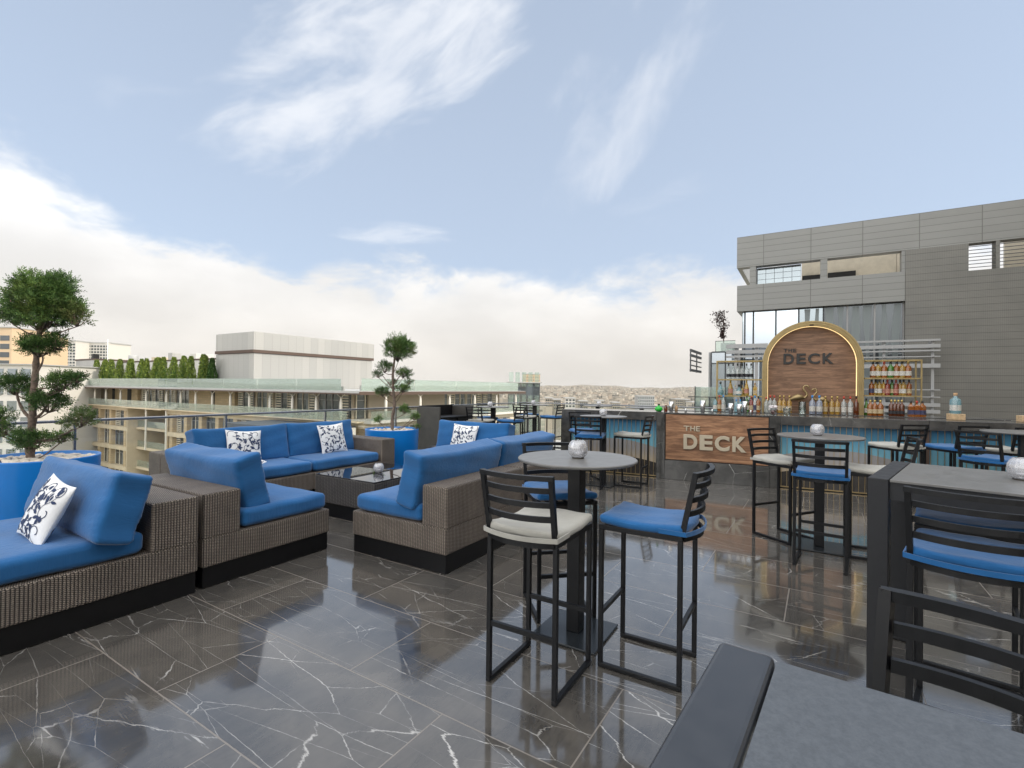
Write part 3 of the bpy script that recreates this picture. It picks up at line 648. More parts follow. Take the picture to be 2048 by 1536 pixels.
# ------------------------------------------------------------------ bar stools
ARC = lambda w, bow, z, y0, n=12: [(-w / 2 + w * i / n, y0 - bow * (1 - (2 * i / n - 1) ** 2), z) for i in range(n + 1)]
def make_stool(label, fab):
    t = thing('bar_stool', label, 'bar stool', (0, 0, 0), 0, 'black metal bar stools')
    w, d = .365, .405; T = .024
    # local +y is the way it faces
    for sx in (-1, 1):
        for sy in (-1, 1):
            mb = MB(); mb.bbox(sx * w / 2 - T / 2, sx * w / 2 + T / 2, sy * d / 2 - T / 2, sy * d / 2 + T / 2, .0245, .725, .003); mb.build('leg', 'black_metal', t)
        mb = MB(); mb.bbox(sx * w / 2 - T / 2, sx * w / 2 + T / 2, -d / 2 - T / 2, d / 2 + T / 2, .002, .024, .003); mb.build('floor_runner', 'black_metal', t)
    for sy, z in ((-1, .295), (1, .285)):
        mb = MB(); mb.box(-w / 2 + T / 2 + .0005, w / 2 - T / 2 - .0005, sy * d / 2 - .009, sy * d / 2 + .009, z - .012, z + .012); mb.build('footrest', 'black_metal', t)
    mb = MB()
    for sx in (-1, 1): mb.bbox(sx * w / 2 - T / 2, sx * w / 2 + T / 2, -d / 2 - T / 2, d / 2 + T / 2, .7255, .752, .003)
    mb.box(-w / 2 + T / 2, w / 2 - T / 2, d / 2 - T / 2, d / 2 + T / 2 - .002, .727, .750)
    mb.path(ARC(w - .01, .055, .738, -d / 2 - .012), .012, .024)
    for k in range(5): xk = -.12 + .06 * k; mb.box(xk - .012, xk + .012, -d / 2 - .005, d / 2 - T / 2, .738, .742)
    mb.build('seat_frame', 'black_metal', t)
    # cushion, dished front to back, strap round the rear posts
    cb = soft(.40, .43, .048, puff=.15, pinch=.12, seed=5, round_=.022, crease=.0012)
    cb.v = [(x, y - (.035 * max(0, 1 - (x / .2) ** 2) if y < -.12 else 0), z + .778 + .016 * ((y / .215) ** 2) - .010) for x, y, z in cb.v]
    cb.path([(x, y, z) for x, y, z in ARC(.405, .052, .768, -d / 2 - .030)], .005, .022)
    for sx in (-1, 1): cb.bar((sx * .2025, -d / 2 - .03, .768), (sx * .2025, -.1, .768), .005, .022)
    cb.build('cushion', fab, t)
    bk = MB(); lean = lambda z: -d / 2 - .006 - (z - .75) * .20
    for sx in (-1, 1): bk.bar((sx * (w / 2 - .002), lean(.752), .7525), (sx * (w / 2 + .004), lean(1.068), 1.068), T, .022)
    bk.path(ARC(w + .028, .042, 1.058, lean(1.058)), .024, .022); bo = bk.build('backrest', 'black_metal', t)
    for zc, hh_ in ((.999, .025), (.931, .026), (.862, .027)):
        mb = MB(); mb.path(ARC(w - (T if zc < 1.05 else -.028), .042, zc, lean(zc) - (.001 if zc < 1.05 else .0)), .014 if zc < 1.05 else .024, hh_); mb.build('slat', 'black_metal', bo)
    return t
stools = {}
STL = [
 ('grey', 2.265, 1.18, 0, 'grey cushioned bar stool nearest the camera at the central round table'),
 ('blue', 2.67, .735, 90, 'blue cushioned bar stool to the right of the central round table'),
 ('blue', 3.01, 1.44, 222, 'blue cushioned bar stool behind the post of the central round table'),
 ('grey', 5.657, .207, 235, 'white cushioned bar stool left of the round table near the wood panel'),
 ('blue', 4.99, -.10, -5, 'blue cushioned bar stool seen from behind before the second round table'),
 ('grey', 5.47, -.51, 93, 'white cushioned bar stool right of the second round table, half behind the long table'),
 ('blue', 6.91, 2.79, 12, 'blue cushioned bar stool seen from behind at the small round table by the bar end'),
 ('grey', 7.39, 2.32, 90, 'white cushioned bar stool right of the small round table by the bar end'),
 ('blue', 7.50, 3.12, 225, 'blue cushioned bar stool mostly hidden behind the table at the bar end'),
 ('grey', 8.47, 5.87, 0, 'grey cushioned bar stool directly right of the black service cabinet'),
 ('blue', 8.86, 5.40, 90, 'blue cushioned bar stool at the railing table nearest the cabinet'),
 ('blue', 9.25, 6.22, 225, 'bar stool against the railing behind the table nearest the cabinet'),
 ('grey', 10.33, 5.86, 0, 'grey cushioned bar stool at the far railing table'),
 ('blue', 10.75, 5.38, 90, 'blue cushioned bar stool at the far railing table'),
 ('blue', 11.18, 6.22, 225, 'bar stool against the railing behind the far railing table'),
 ('grey', 8.06, -.96, 40, 'white cushioned bar stool drawn up to the bar, left of the three there'),
 ('blue', 8.27, -1.57, 35, 'blue cushioned bar stool drawn up to the bar, middle of the three there'),
 ('grey', 8.38, -2.10, 35, 'white cushioned bar stool drawn up to the bar at the right edge of the photo'),
 ('blue', 7.08, -1.68, -42, 'blue cushioned bar stool with shiny slats beside the round table at the far right'),
 ('blue', 2.885, -.605, -13.5, 'large blue cushioned bar stool in the right foreground pushed under the long table'),
 ('blue', 3.59, -.74, 80, 'blue cushioned bar stool under the far side of the long table, seen through the slats'),
 ('grey', .930, -.187, 154, 'dark slatted bar stool back close to the camera behind the grey stone table top'),
]
for k, (c, x, y, th, lab) in enumerate(STL):
    rz = R(th - 90)
    if c not in stools:
        stools[c] = make_stool(lab, c + '_fabric'); stools[c].location = (x, y, 0); stools[c].rotation_euler = (0, 0, rz)
        src = stools[c]
    else: copy_tree(stools[c], (x, y, 0), rz, lab)

# ------------------------------------------------------------------ round bar tables
def round_table(label):
    t = thing('round_bar_table', label, 'bar table', (0, 0, 0), 0, 'round bar tables')
    mb = MB(); mb.bbox(-.2, .2, -.2, .2, .004, .016, .003); mb.build('base_plate', 'base_plate', t)
    mb = MB(); mb.bbox(-.045, .045, -.04, .04, .0165, 1.03, .004); mb.build('post', 'black_metal', t)
    mb = MB(); mb.lathe([(.0, 1.031), (.345, 1.031), (.356, 1.037), (.357, 1.045), (.352, 1.05), (0, 1.05)], n=72, smooth=False); mb.build('tabletop', 'table_grey', t)
    return t
RT = [(2.755, 1.20, 'round bar table with grey top in the centre foreground'), (5.48, -.09, 'round bar table in front of the bar, right of the wood panel'),
      (7.18, 2.70, 'round bar table before the left end of the bar'), (8.93, 5.87, 'round bar table by the railing next to the service cabinet'),
      (10.80, 5.86, 'round bar table by the railing furthest from the sofas'), (11.45, 4.45, 'round bar table with a votive seen just above the bar end'),
      (11.15, 3.27, 'round bar table without votive seen just over the bar counter'), (7.52, -2.02, 'round bar table cut by the right edge of the photo')]
t0 = None
for k, (x, y, lab) in enumerate(RT):
    if t0 is None: t0 = round_table(lab); t0.location = (x, y, 0)
    else: copy_tree(t0, (x, y, 0), None, lab)
# long foreground tables with portal legs
def portal_table(label, x, y, rz, topm, L=.76, D=.82, W=.083):
    """origin at the front left corner; local x = depth, local -y = length"""
    t = thing('high_table', label, 'high table', (x, y, 0), rz, 'square black high tables')
    for y0 in (0, -L + W):          # one welded portal: two legs and the beam between them
        bm = bmesh.new(); P_o = [(0, .004), (0, 1.05), (D, 1.05), (D, .004), (D - W, .004), (D - W, .985), (W, .985), (W, .004)]
        a_ = [bm.verts.new((x_, y0, z_)) for x_, z_ in P_o]; c_ = [bm.verts.new((x_, y0 - W, z_)) for x_, z_ in P_o]
        for q4 in ((0, 1, 6, 7), (1, 2, 5, 6), (2, 3, 4, 5)): bm.faces.new([a_[i_] for i_ in q4][::-1]); bm.faces.new([c_[i_] for i_ in q4])
        for i_ in range(8): k_ = (i_ + 1) % 8; bm.faces.new((a_[i_], a_[k_], c_[k_], c_[i_]))
        bmesh.ops.recalc_face_normals(bm, faces=bm.faces[:]); r_ = .009 if topm == 'stone_top' else .004
        ed = [e for e in bm.edges if len(e.link_faces) == 2 and e.link_faces[0].normal.dot(e.link_faces[1].normal) < .5]
        bmesh.ops.bevel(bm, geom=ed, offset=r_, segments=3, profile=.5, affect='EDGES'); bm.verts.index_update()
        mb = MB(); mb.add([v.co.copy() for v in bm.verts], [[v.index for v in f.verts] for f in bm.faces]); mb.build('leg_frame', ('table_slate' if topm == 'stone_top' else 'table_black'), t); bm.free()
    for x_ in (.02, D - .045): MB().box(x_, x_ + .025, -L + W + .001, -W - .001, .95, 1.035).build('apron', ('table_slate' if topm == 'stone_top' else 'table_black'), t)
    mb = MB(); mb.bbox(.008, D - .008, -L + W + .003, -W - .003, 1.036, 1.048, .002); mb.build('tabletop', topm, t)
    return t
portal_table('square high table with black frame at the right, votive on top', 2.98, -.249, R(-13.5), 'table_grey')
portal_table('grey stone topped high table cut by the lower right corner of the photo', .895 - .82, .129 + .062, R(-4.6), 'stone_top', L=.80)

# ------------------------------------------------------------------ votives
def votive(label):
    t = thing('votive', label, 'candle holder', (0, 0, 0), 0, 'ribbed glass votives')
    prof = [(.034, .006), (.047, .016), (.055, .034), (.058, .054), (.055, .076), (.046, .096), (.034, .107), (.031, .107), (.042, .094), (.050, .076), (.053, .054), (.050, .035), (.040, .018), (.0, .014)]
    mb = MB(); mb.lathe(prof, n=60, rib=lambda a, q: .035 * sin(15 * a + 5 * q * 2)); mb.build('glass_bowl', 'votive_glass', t)
    mb = MB(); mb.lathe([(.0, 0), (.036, 0), (.036, .005), (0, .005)], n=24, smooth=False); mb.build('base', 'brown_cap', t)
    mb = MB(); mb.lathe([(.0, .0165), (.022, .0165), (.022, .032), (0, .034)], n=16); mb.build('candle', 'candle_wax', t)
    return t
VT = [(2.735, 1.185, 1.05, 'glass votive on the central round table'), (5.47, -.07, 1.05, 'glass votive on the round table right of the wood panel'), (7.18, 2.70, 1.05, 'glass votive on the table by the bar end'),
      (8.90, 5.93, 1.05, 'glass votive on the railing table next to the cabinet'), (10.80, 5.90, 1.05, 'glass votive on the far railing table'), (11.45, 4.42, 1.05, 'glass votive just above the left end of the bar'),
      (4.12, 4.30, .458, 'glass votive on the black coffee table'), (3.345, -.895, 1.048, 'glass votive on the high table at the right edge')]
v0 = None
for x, y, z, lab in VT:
    if v0 is None: v0 = votive(lab); v0.location = (x, y, z)
    else: copy_tree(v0, (x, y, z), rnd.uniform(0, 6), lab)

# ------------------------------------------------------------------ planters and bonsai trees
def planter(label, x, y, r, h, n=64):
    t = thing('planter', label, 'planter', (x, y, 0), 0, 'round blue planters')
    mb = MB(); mb.lathe([(r * .93, .003), (r * .95, .02), (r, h - .012), (r + .001, h), (r - .018, h), (r - .020, h - .055), (0, h - .056)], n=n); mb.build('pot', 'planter_blue', t)
    mb = MB(); q = random.Random(int(x * 10)); 
    for i in range(230):
        rr = (r - .045) * math.sqrt(q.random()); a = q.uniform(0, 2 * pi); s = q.uniform(.014, .032)
        bm = bmesh.new(); bmesh.ops.create_icosphere(bm, subdivisions=2, radius=1)
        M = Tm((rr * cos(a), rr * sin(a), h - .048 + s * .3 + q.uniform(0, .012)), q.uniform(-.4, .4), q.uniform(-.4, .4), q.uniform(0, 6)) @ Matrix.Diagonal((s * q.uniform(.9, 1.4), s, s * .62, 1))
        mb.add([M @ v.co for v in bm.verts], [[v.index for v in f.verts] for f in bm.faces], '', True); bm.free()
    o = mb.build('gravel', 'pebble', t); o['kind'] = 'stuff'
    return t
planter('large blue round planter behind the front left sofa, filled with pale pebbles', 1.60, 5.93, .42, .80)
planter('blue round planter right of the long sofa armrest', 5.99, 5.95, .435, .76)

def sprays(V_, F_, c, rad, n, q, ll=.055, up=.35, flat=1.0, shell=.55, lw=.0042):
    """feathery conifer sprigs filling an ellipsoid"""
    for i in range(n):
        while True:
            p = Vector((q.uniform(-1, 1), q.uniform(-1, 1), q.uniform(-1, 1)))
            if p.length <= 1 and (p.length > shell or q.random() < .35): break
        if flat < 1 and p.z < -flat: p.z *= .3
        lump = 1 + .16 * sin(p.x * 6 + c.x * 9) * sin(p.y * 7 + 2) + .10 * sin(p.z * 9 + c.y * 7)
        P = c + Vector((p.x * rad[0], p.y * rad[1], p.z * rad[2])) * lump
        d = (p * .8 + Vector((q.uniform(-.5, .5), q.uniform(-.5, .5), up + q.uniform(-.4, .4)))).normalized()
        s = d.cross(Vector((q.uniform(-1, 1), q.uniform(-1, 1), q.uniform(-1, 1)))).normalized(); L = ll * q.uniform(.6, 1.35)
        nrm = d.cross(s)
        for k in range(6):
            b_ = P + d * L * k / 6; sd = s if k % 2 else -s
            tip = b_ + (d * .75 + sd * (.8 - .09 * k) + nrm * q.uniform(-.3, .3)).normalized() * L * (.50 - .04 * k)
            w = (tip - b_).normalized().cross(nrm).normalized() * lw
            o = len(V_); V_ += [tuple(b_ - w * .6), tuple((b_ + tip) / 2 - w), tuple(tip), tuple((b_ + tip) / 2 + w)]; F_.append((o, o + 1, o + 2, o + 3))
def limb(mb, pts, r0, r1, q, n=9):
    """smooth tapered limb through the points"""
    pts = [Vector(p) for p in pts]; P = [pts[0]] + pts + [pts[-1]]; o = []
    for i in range(1, len(P) - 2):
        for k in range(6):
            t = k / 6; a, b_, c, d = P[i - 1], P[i], P[i + 1], P[i + 2]
            o.append(.5 * ((2 * b_) + (c - a) * t + (2 * a - 5 * b_ + 4 * c - d) * t * t + (3 * b_ - a - 3 * c + d) * t ** 3))
    o.append(pts[-1]); m_ = len(o)
    mb.tube(o, [(r0 + (r1 - r0) * i / (m_ - 1)) * (1 + .10 * sin(i * 1.7)) for i in range(m_)], '', n)
def bonsai(label, x, y, zb, S_, trunk, limbs, pads, seed, light=()):
    """pads: (right, up, depth, rx, ry(depth), rz, sprigs) around the trunk foot, metres; right = picture right"""
    t = thing('bonsai_tree', label, 'tree', (x, y, zb)); q = random.Random(seed)
    L3 = lambda r_, u_, d_=0: Vector((RGT.x * r_ + FWD.x * d_, RGT.y * r_ + FWD.y * d_, u_))
    mb = MB(); limb(mb, [L3(*p) for p in trunk], S_ * 1.0, S_ * .42, q, 12); mb.build('trunk', 'bark', t)
    mb = MB()
    for pts, r0, r1 in limbs: limb(mb, [L3(*p) for p in pts], r0, r1, q, 7)
    for (r_, u_, d_, rx, ry, rz, n) in pads:   # twigs that carry each pad
        c = L3(r_, u_, d_)
        tp_ = min(trunk, key=lambda p_: abs(p_[1] - (u_ - .12 - rz)) + .2 * abs(p_[0] - r_)); s0 = L3(*tp_); s1 = c + Vector((0, 0, -rz * .95))
        mb.tube([s0, (s0 + s1) / 2 + Vector((0, 0, -.015)), s1, c], [.008, .006, .005, .003], '', 5)
        for k in range(int(9 + rx * 60)):
            a = q.uniform(0, 2 * pi); e = c + Vector((cos(a) * rx * q.uniform(.3, .8), sin(a) * ry * q.uniform(.3, .8), rz * q.uniform(-.1, .5)))
            s = c + Vector((0, 0, -rz * .95)); mb.tube([s, (s + e) / 2 + Vector((0, 0, -.02)), e], [.006, .004, .002], '', 4)
    mb.build('branch', 'bark', t)
    V_, F_ = [], []; V2, F2 = [], []
    for i, (r_, u_, d_, rx, ry, rz, n) in enumerate(pads):
        c = L3(r_, u_, d_)
        # several overlapping sub-clumps give each pad an uneven outline
        m_ = max(3, int(rx * 34))
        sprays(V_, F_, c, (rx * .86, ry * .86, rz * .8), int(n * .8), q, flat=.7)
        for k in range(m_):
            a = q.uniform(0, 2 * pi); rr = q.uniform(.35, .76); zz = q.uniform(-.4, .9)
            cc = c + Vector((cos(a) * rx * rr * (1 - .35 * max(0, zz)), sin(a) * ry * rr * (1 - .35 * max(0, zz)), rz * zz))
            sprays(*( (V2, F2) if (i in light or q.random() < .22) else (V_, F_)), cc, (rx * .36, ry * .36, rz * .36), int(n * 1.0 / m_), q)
    for nm, v, f, mm in (('crown', V_, F_, 'juniper'), ('crown_pale', V2, F2, 'juniper_light')):  # sprigs in the paler green go into a mesh of their own
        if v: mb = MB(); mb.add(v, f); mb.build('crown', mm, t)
    return t
k1 = 1 / 221.0
def K1(px, py, d=0): return ((px - 64) * k1, (916 - py) * k1, d)
bonsai('tall cloud pruned conifer with an umbrella crown in the left planter', 1.555, 6.01, .745, .036,
    [K1(64, 918), K1(62, 880), K1(66, 830), K1(66, 790), K1(70, 740), K1(72, 700), K1(76, 665), K1(78, 630), K1(76, 600)],
    [([K1(64, 868), K1(40, 862), K1(15, 848), K1(-15, 830)], .014, .006), ([K1(66, 872), K1(95, 873), K1(120, 868), K1(145, 850)], .013, .006),
     ([K1(65, 832), K1(48, 815), K1(36, 790), K1(34, 770)], .015, .008), ([K1(67, 832), K1(85, 818), K1(96, 800)], .013, .008),
     ([K1(70, 745), K1(84, 715), K1(82, 700)], .010, .005), ([K1(70, 770), K1(110, 765), K1(135, 750), K1(158, 742)], .008, .004),
     ([K1(78, 640), K1(60, 625), K1(35, 610, .05)], .010, .004), ([K1(78, 640), K1(100, 625), K1(130, 610, -.04)], .010, .004), ([K1(78, 650), K1(95, 630, .15), K1(100, 600, .2)], .009, .004), ([K1(77, 650), K1(70, 630, -.15), K1(62, 600, -.2)], .009, .004)],
    [(*K1(80, 606), .30, .30, .25, 2600), (*K1(80, 572), .20, .20, .12, 500), (*K1(142, 622, .05), .10, .14, .10, 160), (*K1(22, 622, .02), .11, .14, .10, 180), (*K1(76, 686), .14, .13, .10, 300), (*K1(104, 676, .04), .09, .09, .07, 110), (*K1(50, 680, .04), .07, .07, .06, 70),
     (*K1(28, 765), .14, .12, .08, 220), (*K1(122, 757), .14, .12, .08, 220), (*K1(98, 798), .15, .13, .09, 280), (*K1(60, 788, .05), .08, .08, .05, 80),
     (*K1(68, 874), .15, .14, .09, 250), (*K1(-10, 828), .15, .13, .09, 220), (*K1(168, 830, -.03), .12, .10, .07, 140), (*K1(148, 748), .09, .06, .035, 70), (*K1(18, 852, -.05), .09, .08, .06, 100), (*K1(120, 868, .02), .08, .07, .04, 60)], 4, light=(8, 12))
k2 = 1 / 120.0
def K2(px, py, d=0): return ((px - 780) * k2, (856 - py) * k2, d)
bonsai('slimmer cloud pruned conifer in the second planter, ball crown on top', 6.02, 5.97, .70, .030,
    [K2(780, 858), K2(779, 830), K2(783, 800), K2(780, 770), K2(779, 740), K2(782, 710), K2(786, 690), K2(790, 670)],
    [([K2(780, 770), K2(768, 755), K2(758, 742)], .010, .005), ([K2(780, 760), K2(792, 745), K2(800, 735)], .010, .005), ([K2(781, 785), K2(768, 778), K2(757, 775)], .009, .005), ([K2(782, 790), K2(795, 775), K2(803, 765)], .009, .005),
     ([K2(782, 852), K2(800, 845), K2(822, 826)], .008, .004), ([K2(780, 848), K2(765, 842), K2(750, 836)], .006, .003)],
    [(*K2(789, 687), .265, .28, .25, 1500), (*K2(762, 727), .14, .13, .09, 170), (*K2(800, 737), .13, .13, .085, 160), (*K2(750, 741), .08, .09, .05, 60), (*K2(758, 776), .13, .12, .07, 160), (*K2(799, 768), .13, .12, .07, 150), (*K2(810, 754, .05), .07, .08, .05, 50), (*K2(775, 756, .08), .07, .10, .04, 40),
     (*K2(804, 812), .09, .09, .06, 120), (*K2(824, 826), .08, .07, .05, 80), (*K2(752, 832), .08, .07, .04, 60), (*K2(828, 846), .05, .05, .03, 30)], 9, light=(8, 9, 10))

# ------------------------------------------------------------------ black service cabinet
t = thing('service_cabinet', 'black service cabinet with raised back and two drawers behind the sofas', 'cabinet', (7.42, 6.14, 0))
for x_ in (0, 1.06): MB().box(x_, x_ + .04, -.02, .56, 0, 1.07).build('side_panel', 'cabinet_grey', t)
mb = MB(); mb.box(.041, 1.059, .50, .54, .02, 1.085); mb.build('back_panel', 'black_panel', t)
mb = MB(); mb.box(.041, 1.059, -.01, .499, .03, .84); mb.box(.041, 1.059, -.03, .499, .842, .87); mb.build('carcass', 'black_panel', t)
for xx in (.06, .57):
    mb = MB(); mb.bbox(xx, xx + .47, -.028, -.011, .68, .825, .003); d_ = mb.build('drawer', 'black_panel', t)
    mb = MB(); mb.tube([(xx + .15, -.03, .76), (xx + .15, -.045, .76), (xx + .32, -.045, .76), (xx + .32, -.03, .76)], .005, '', 6); mb.build('handle', 'steel', d_)
mb = MB(); mb.box(.18, .34, .488, .494, .92, 1.03); tag(mb.build('card_sign', 'paper'), 'small pale square notice propped inside the service cabinet', 'sign').location = (7.42, 6.14, 0)

# ------------------------------------------------------------------ the bar
BO = Vector((8.232, 2.166, 0)); BRZ = math.atan2(-.99446, .1051)
BM = Matrix.Translation(BO) @ Matrix.Rotation(BRZ, 4, 'Z'); BI = BM.inverted()
def sx(px, y):      # bar coordinate x of the sight line through column px, at depth y behind the bar front
    d = FWD + RGT * ((px - 1024) / 982.37); o = BI @ Vector((0, 0, 0)); dl = (BI.to_3x3() @ d); return o.x + dl.x * (y - o.y) / dl.y
bar_ = thing('bar_counter', 'long marble bar counter with blue wave tiles and walnut sign panel', 'bar counter', BO, BRZ)
mb = MB(); mb.bbox(-1.66, -1.50, 0, .64, .0, .949, .004); mb.build('end_pillar', 'bar_marble', bar_)
mb = MB(); mb.bbox(-1.66, -.001, -.002, .64, .95, 1.09, .004); mb.build('counter_top', 'counter_marble', bar_)
for a, b2 in ((0, .137), (1.665, 1.81)):
    mb = MB(); mb.bbox(a, b2, -.012, .64, 0, 1.092, .004); mb.build('pillar', 'bar_marble', bar_)
mb = MB(); mb.bbox(.138, 1.664, -.03, .3, 0, .313, .004); mb.build('plinth', 'bar_marble', bar_)
mb = MB(); mb.box(.150, 1.652, .0, .05, .325, 1.062); wp = mb.build('wood_panel', 'walnut', bar_)
mb = MB(); mb.box(.138, .149, -.008, .05, .314, 1.07); mb.box(1.653, 1.664, -.008, .05, .314, 1.07); mb.box(.1495, 1.6525, -.008, .05, .314, .324); mb.box(.1495, 1.6525, -.008, .05, 1.063, 1.07); mb.build('panel_frame', 'black_panel', wp)
mb = MB(); mb.bbox(.138, 1.664, -.010, .64, 1.071, 1.09, .003); mb.build('counter_top', 'counter_marble', bar_)
mb = MB(); mb.bbox(1.811, 3.575, -.012, .64, .955, 1.09, .004); mb.build('counter_top', 'counter_marble', bar_)
mb = MB(); mb.bbox(3.578, 7.2, -.013, .641, .955, 1.091, .004); mb.build('counter_top', 'counter_marble', bar_)
for a, b2 in ((-1.499, -.001), (1.811, 3.50), (3.60, 7.2)):
    mb = MB(); mb.box(a, b2, .09, .12, .03, .949); tp = mb.build('tile_panel', 'wave_tile', bar_); MB().box(a, b2, .121, .60, .001, .948).build('carcass', 'black_panel', bar_)
    mb = MB(); n_ = int((b2 - a) / .075)
    for k in range(n_ + 1): xk = a + .02 + k * .075; mb.box(xk - .003, xk + .003, .082, .0895, .03, .949)
    mb.box(a, b2, .083, .0895, .012, .029); mb.build('gold_trim', 'gold_dull', tp)
mb = MB(); mb.box(3.501, 3.599, .05, .12, .0, .949); mb.build('access_door', 'coping_brown', bar_)
# back counter
bc = thing('back_counter', 'low dark back counter behind the bar that carries shelves and bottles', 'counter', BO, BRZ)
mb = MB(); mb.bbox(.1, 4.8, 1.06, 1.70, 1.05, 1.088, .004); mb.build('counter_top', 'counter_marble', bc)
mb = MB(); mb.box(.12, 4.78, 1.09, 1.68, 0, 1.049); mb.build('cabinet_body', 'black_panel', bc)
# lettering
def text(body, x0, x1, z0, z1, y, depth, m_, parent, off=0.0, name='lettering'):
    cu_ = bpy.data.curves.new('t', 'FONT'); cu_.body = body; cu_.extrude = .05; cu_.offset = off; cu_.resolution_u = 5
    if off: cu_.bevel_depth = .012; cu_.bevel_resolution = 1
    o = bpy.data.objects.new('t', cu_); COL.objects.link(o); bpy.context.view_layer.update()
    me = bpy.data.meshes.new_from_object(o.evaluated_get(bpy.context.evaluated_depsgraph_get())); bpy.data.objects.remove(o)
    xs = [v.co.x for v in me.vertices]; ys = [v.co.y for v in me.vertices]; zs = [v.co.z for v in me.vertices]
    for v in me.vertices:
        u = (v.co.x - min(xs)) / (max(xs) - min(xs)); w = (v.co.y - min(ys)) / (max(ys) - min(ys)); q = (v.co.z - min(zs)) / (max(zs) - min(zs))
        v.co = (x0 + u * (x1 - x0), y - depth * q, z0 + w * (z1 - z0))
    me.materials.clear(); me.materials.append(MATS[m_]); o = bpy.data.objects.new(name, me); COL.objects.link(o); o.parent = parent; return o
for ch, a, b2 in (('T', 1368.5, 1380.0), ('H', 1381.5, 1391.0), ('E', 1392.8, 1401.0)): text(ch, sx(a, 0), sx(b2, 0), .802, .884, -.002, .022, 'letter_cream', wp, .010, 'letter')
for ch, a, b2 in (('D', 1368.4, 1396.2), ('E', 1400.4, 1427.0), ('C', 1430.6, 1460.4), ('K', 1465.6, 1494.0)): text(ch, sx(a, 0), sx(b2, 0), .508, .748, -.002, .035, 'letter_cream', wp, .030, 'letter')
# arch
AX, AZ, AR, AI = 2.340, 1.92, .737, .655
ar = thing('arch_panel', 'gold rimmed walnut arch with warm light strip above the bar', 'arched sign', BO, BRZ)
def arch_ring(r0, r1, y0, y1, zb, name, m_, par):
    prof = [(-1, zb)] + [(None, a) for a in [pi - pi * k / 48 for k in range(49)]] + [(1, zb)]; vs = []
    for c_, v_ in prof:
        for r_ in (r0, r1):
            if c_ is None: x, z = AX + r_ * cos(v_), AZ + r_ * sin(v_)
            else: x, z = AX + c_ * r_, v_
            for y in (y0, y1): vs.append((x, y, z))
    fs = []; n = len(prof)
    for i in range(n - 1):
        a = 4 * i; b2 = a + 4
        for p, q in ((0, 1), (1, 3), (3, 2), (2, 0)): fs.append((a + p, a + q, b2 + q, b2 + p))
    fs += [(0, 2, 3, 1), (4 * n - 4, 4 * n - 3, 4 * n - 1, 4 * n - 2)]
    mb = MB(); mb.add(vs, fs); return mb.build(name, m_, par)
arch_ring(AI, AR, 1.24, 1.52, 1.089, 'arch_frame', 'gold', ar)
arch_ring(AI + .022, AI + .032, 1.228, 1.2395, 1.089, 'frame_bead', 'gold_dull', ar)
arch_ring(AI + .055, AI + .065, 1.228, 1.2395, 1.089, 'frame_bead', 'gold_dull', ar)
arch_ring(AI - .009, AI - .001, 1.33, 1.345, 1.30, 'light_strip', 'led', ar)
mb = MB(); vs = [(AX - AI + .002, 1.40, 1.089)] + [(AX + (AI - .002) * cos(pi - pi * k / 48), 1.40, AZ + (AI - .002) * sin(pi - pi * k / 48)) for k in range(49)] + [(AX + AI - .002, 1.40, 1.089)]
n = len(vs); mb.add(vs + [(x, y + .05, z) for x, y, z in vs], [tuple(range(n))[::-1], tuple(range(n, 2 * n))] + [(i, i + 1, i + 1 + n, i + n) for i in range(n - 1)])
ap = mb.build('wood_panel', 'walnut_dark', ar)
for ch, a, b2 in (('T', 1566.6, 1574.4), ('H', 1576.2, 1583.6), ('E', 1585.6, 1592.2)): text(ch, sx(a, 1.4), sx(b2, 1.4), 2.140, 2.204, 1.398, .012, 'letter_dark', ap, .004, 'letter')
for ch, a, b2 in (('D', 1566.6, 1587.4), ('E', 1592.6, 1611.0), ('C', 1615.4, 1639.0), ('K', 1644.6, 1666.6)): text(ch, sx(a, 1.4), sx(b2, 1.4), 1.935, 2.118, 1.398, .02, 'letter_dark', ap, .016, 'letter')
mb = MB(); mb.box(AX - .03, AX + .03, 1.236, 1.30, 2.575, 2.60); mb.build('spot_lamp', 'black_metal', ar)
# shelves
def shelf(label, x0, x1, zs, side):
    t = thing('bottle_shelf', label, 'shelf', BO, BRZ, 'gold bottle shelves')
    Y0, Y1 = 1.22, 1.50; px_ = x0 if side < 0 else x1
    for y in (Y0, Y1):
        mb = MB(); mb.box(px_ - .01, px_ + .01, y - .01, y + .01, 1.089, zs[0]); mb.build('post', 'gold', t)
    for k, z in enumerate(zs):
        mb = MB(); mb.box(x0 - .01, x1 + .01, Y0 - .012, Y0 + .008, z - .012, z + .008); mb.box(x0 - .01, x1 + .01, Y1 - .008, Y1 + .012, z - .012, z + .008)
        mb.box(x0 - .01, x0 + .01, Y0 + .0085, Y1 - .0085, z - .012, z + .008); mb.box(x1 - .01, x1 + .01, Y0 + .0085, Y1 - .0085, z - .012, z + .008)
        s_ = mb.build('shelf_frame', 'gold', t)
        mb = MB(); mb.box(x0 + .011, x1 - .011, Y0 + .009, Y1 - .009, z - .002, z + .006); mb.build('shelf_glass', 'clear_glass', s_)
        mb = MB(); mb.box(x0 + .02, x1 - .03, Y0 + .010, Y0 + .018, z - .012, z - .004); mb.build('light_strip', 'led', s_)
    return t
shelf('gold framed bottle shelf left of the arch', .868, 1.590, (1.99, 1.660, 1.365), -1)
shelf('gold framed bottle shelf right of the arch', 3.092, 3.812, (1.975, 1.688, 1.408), 1)
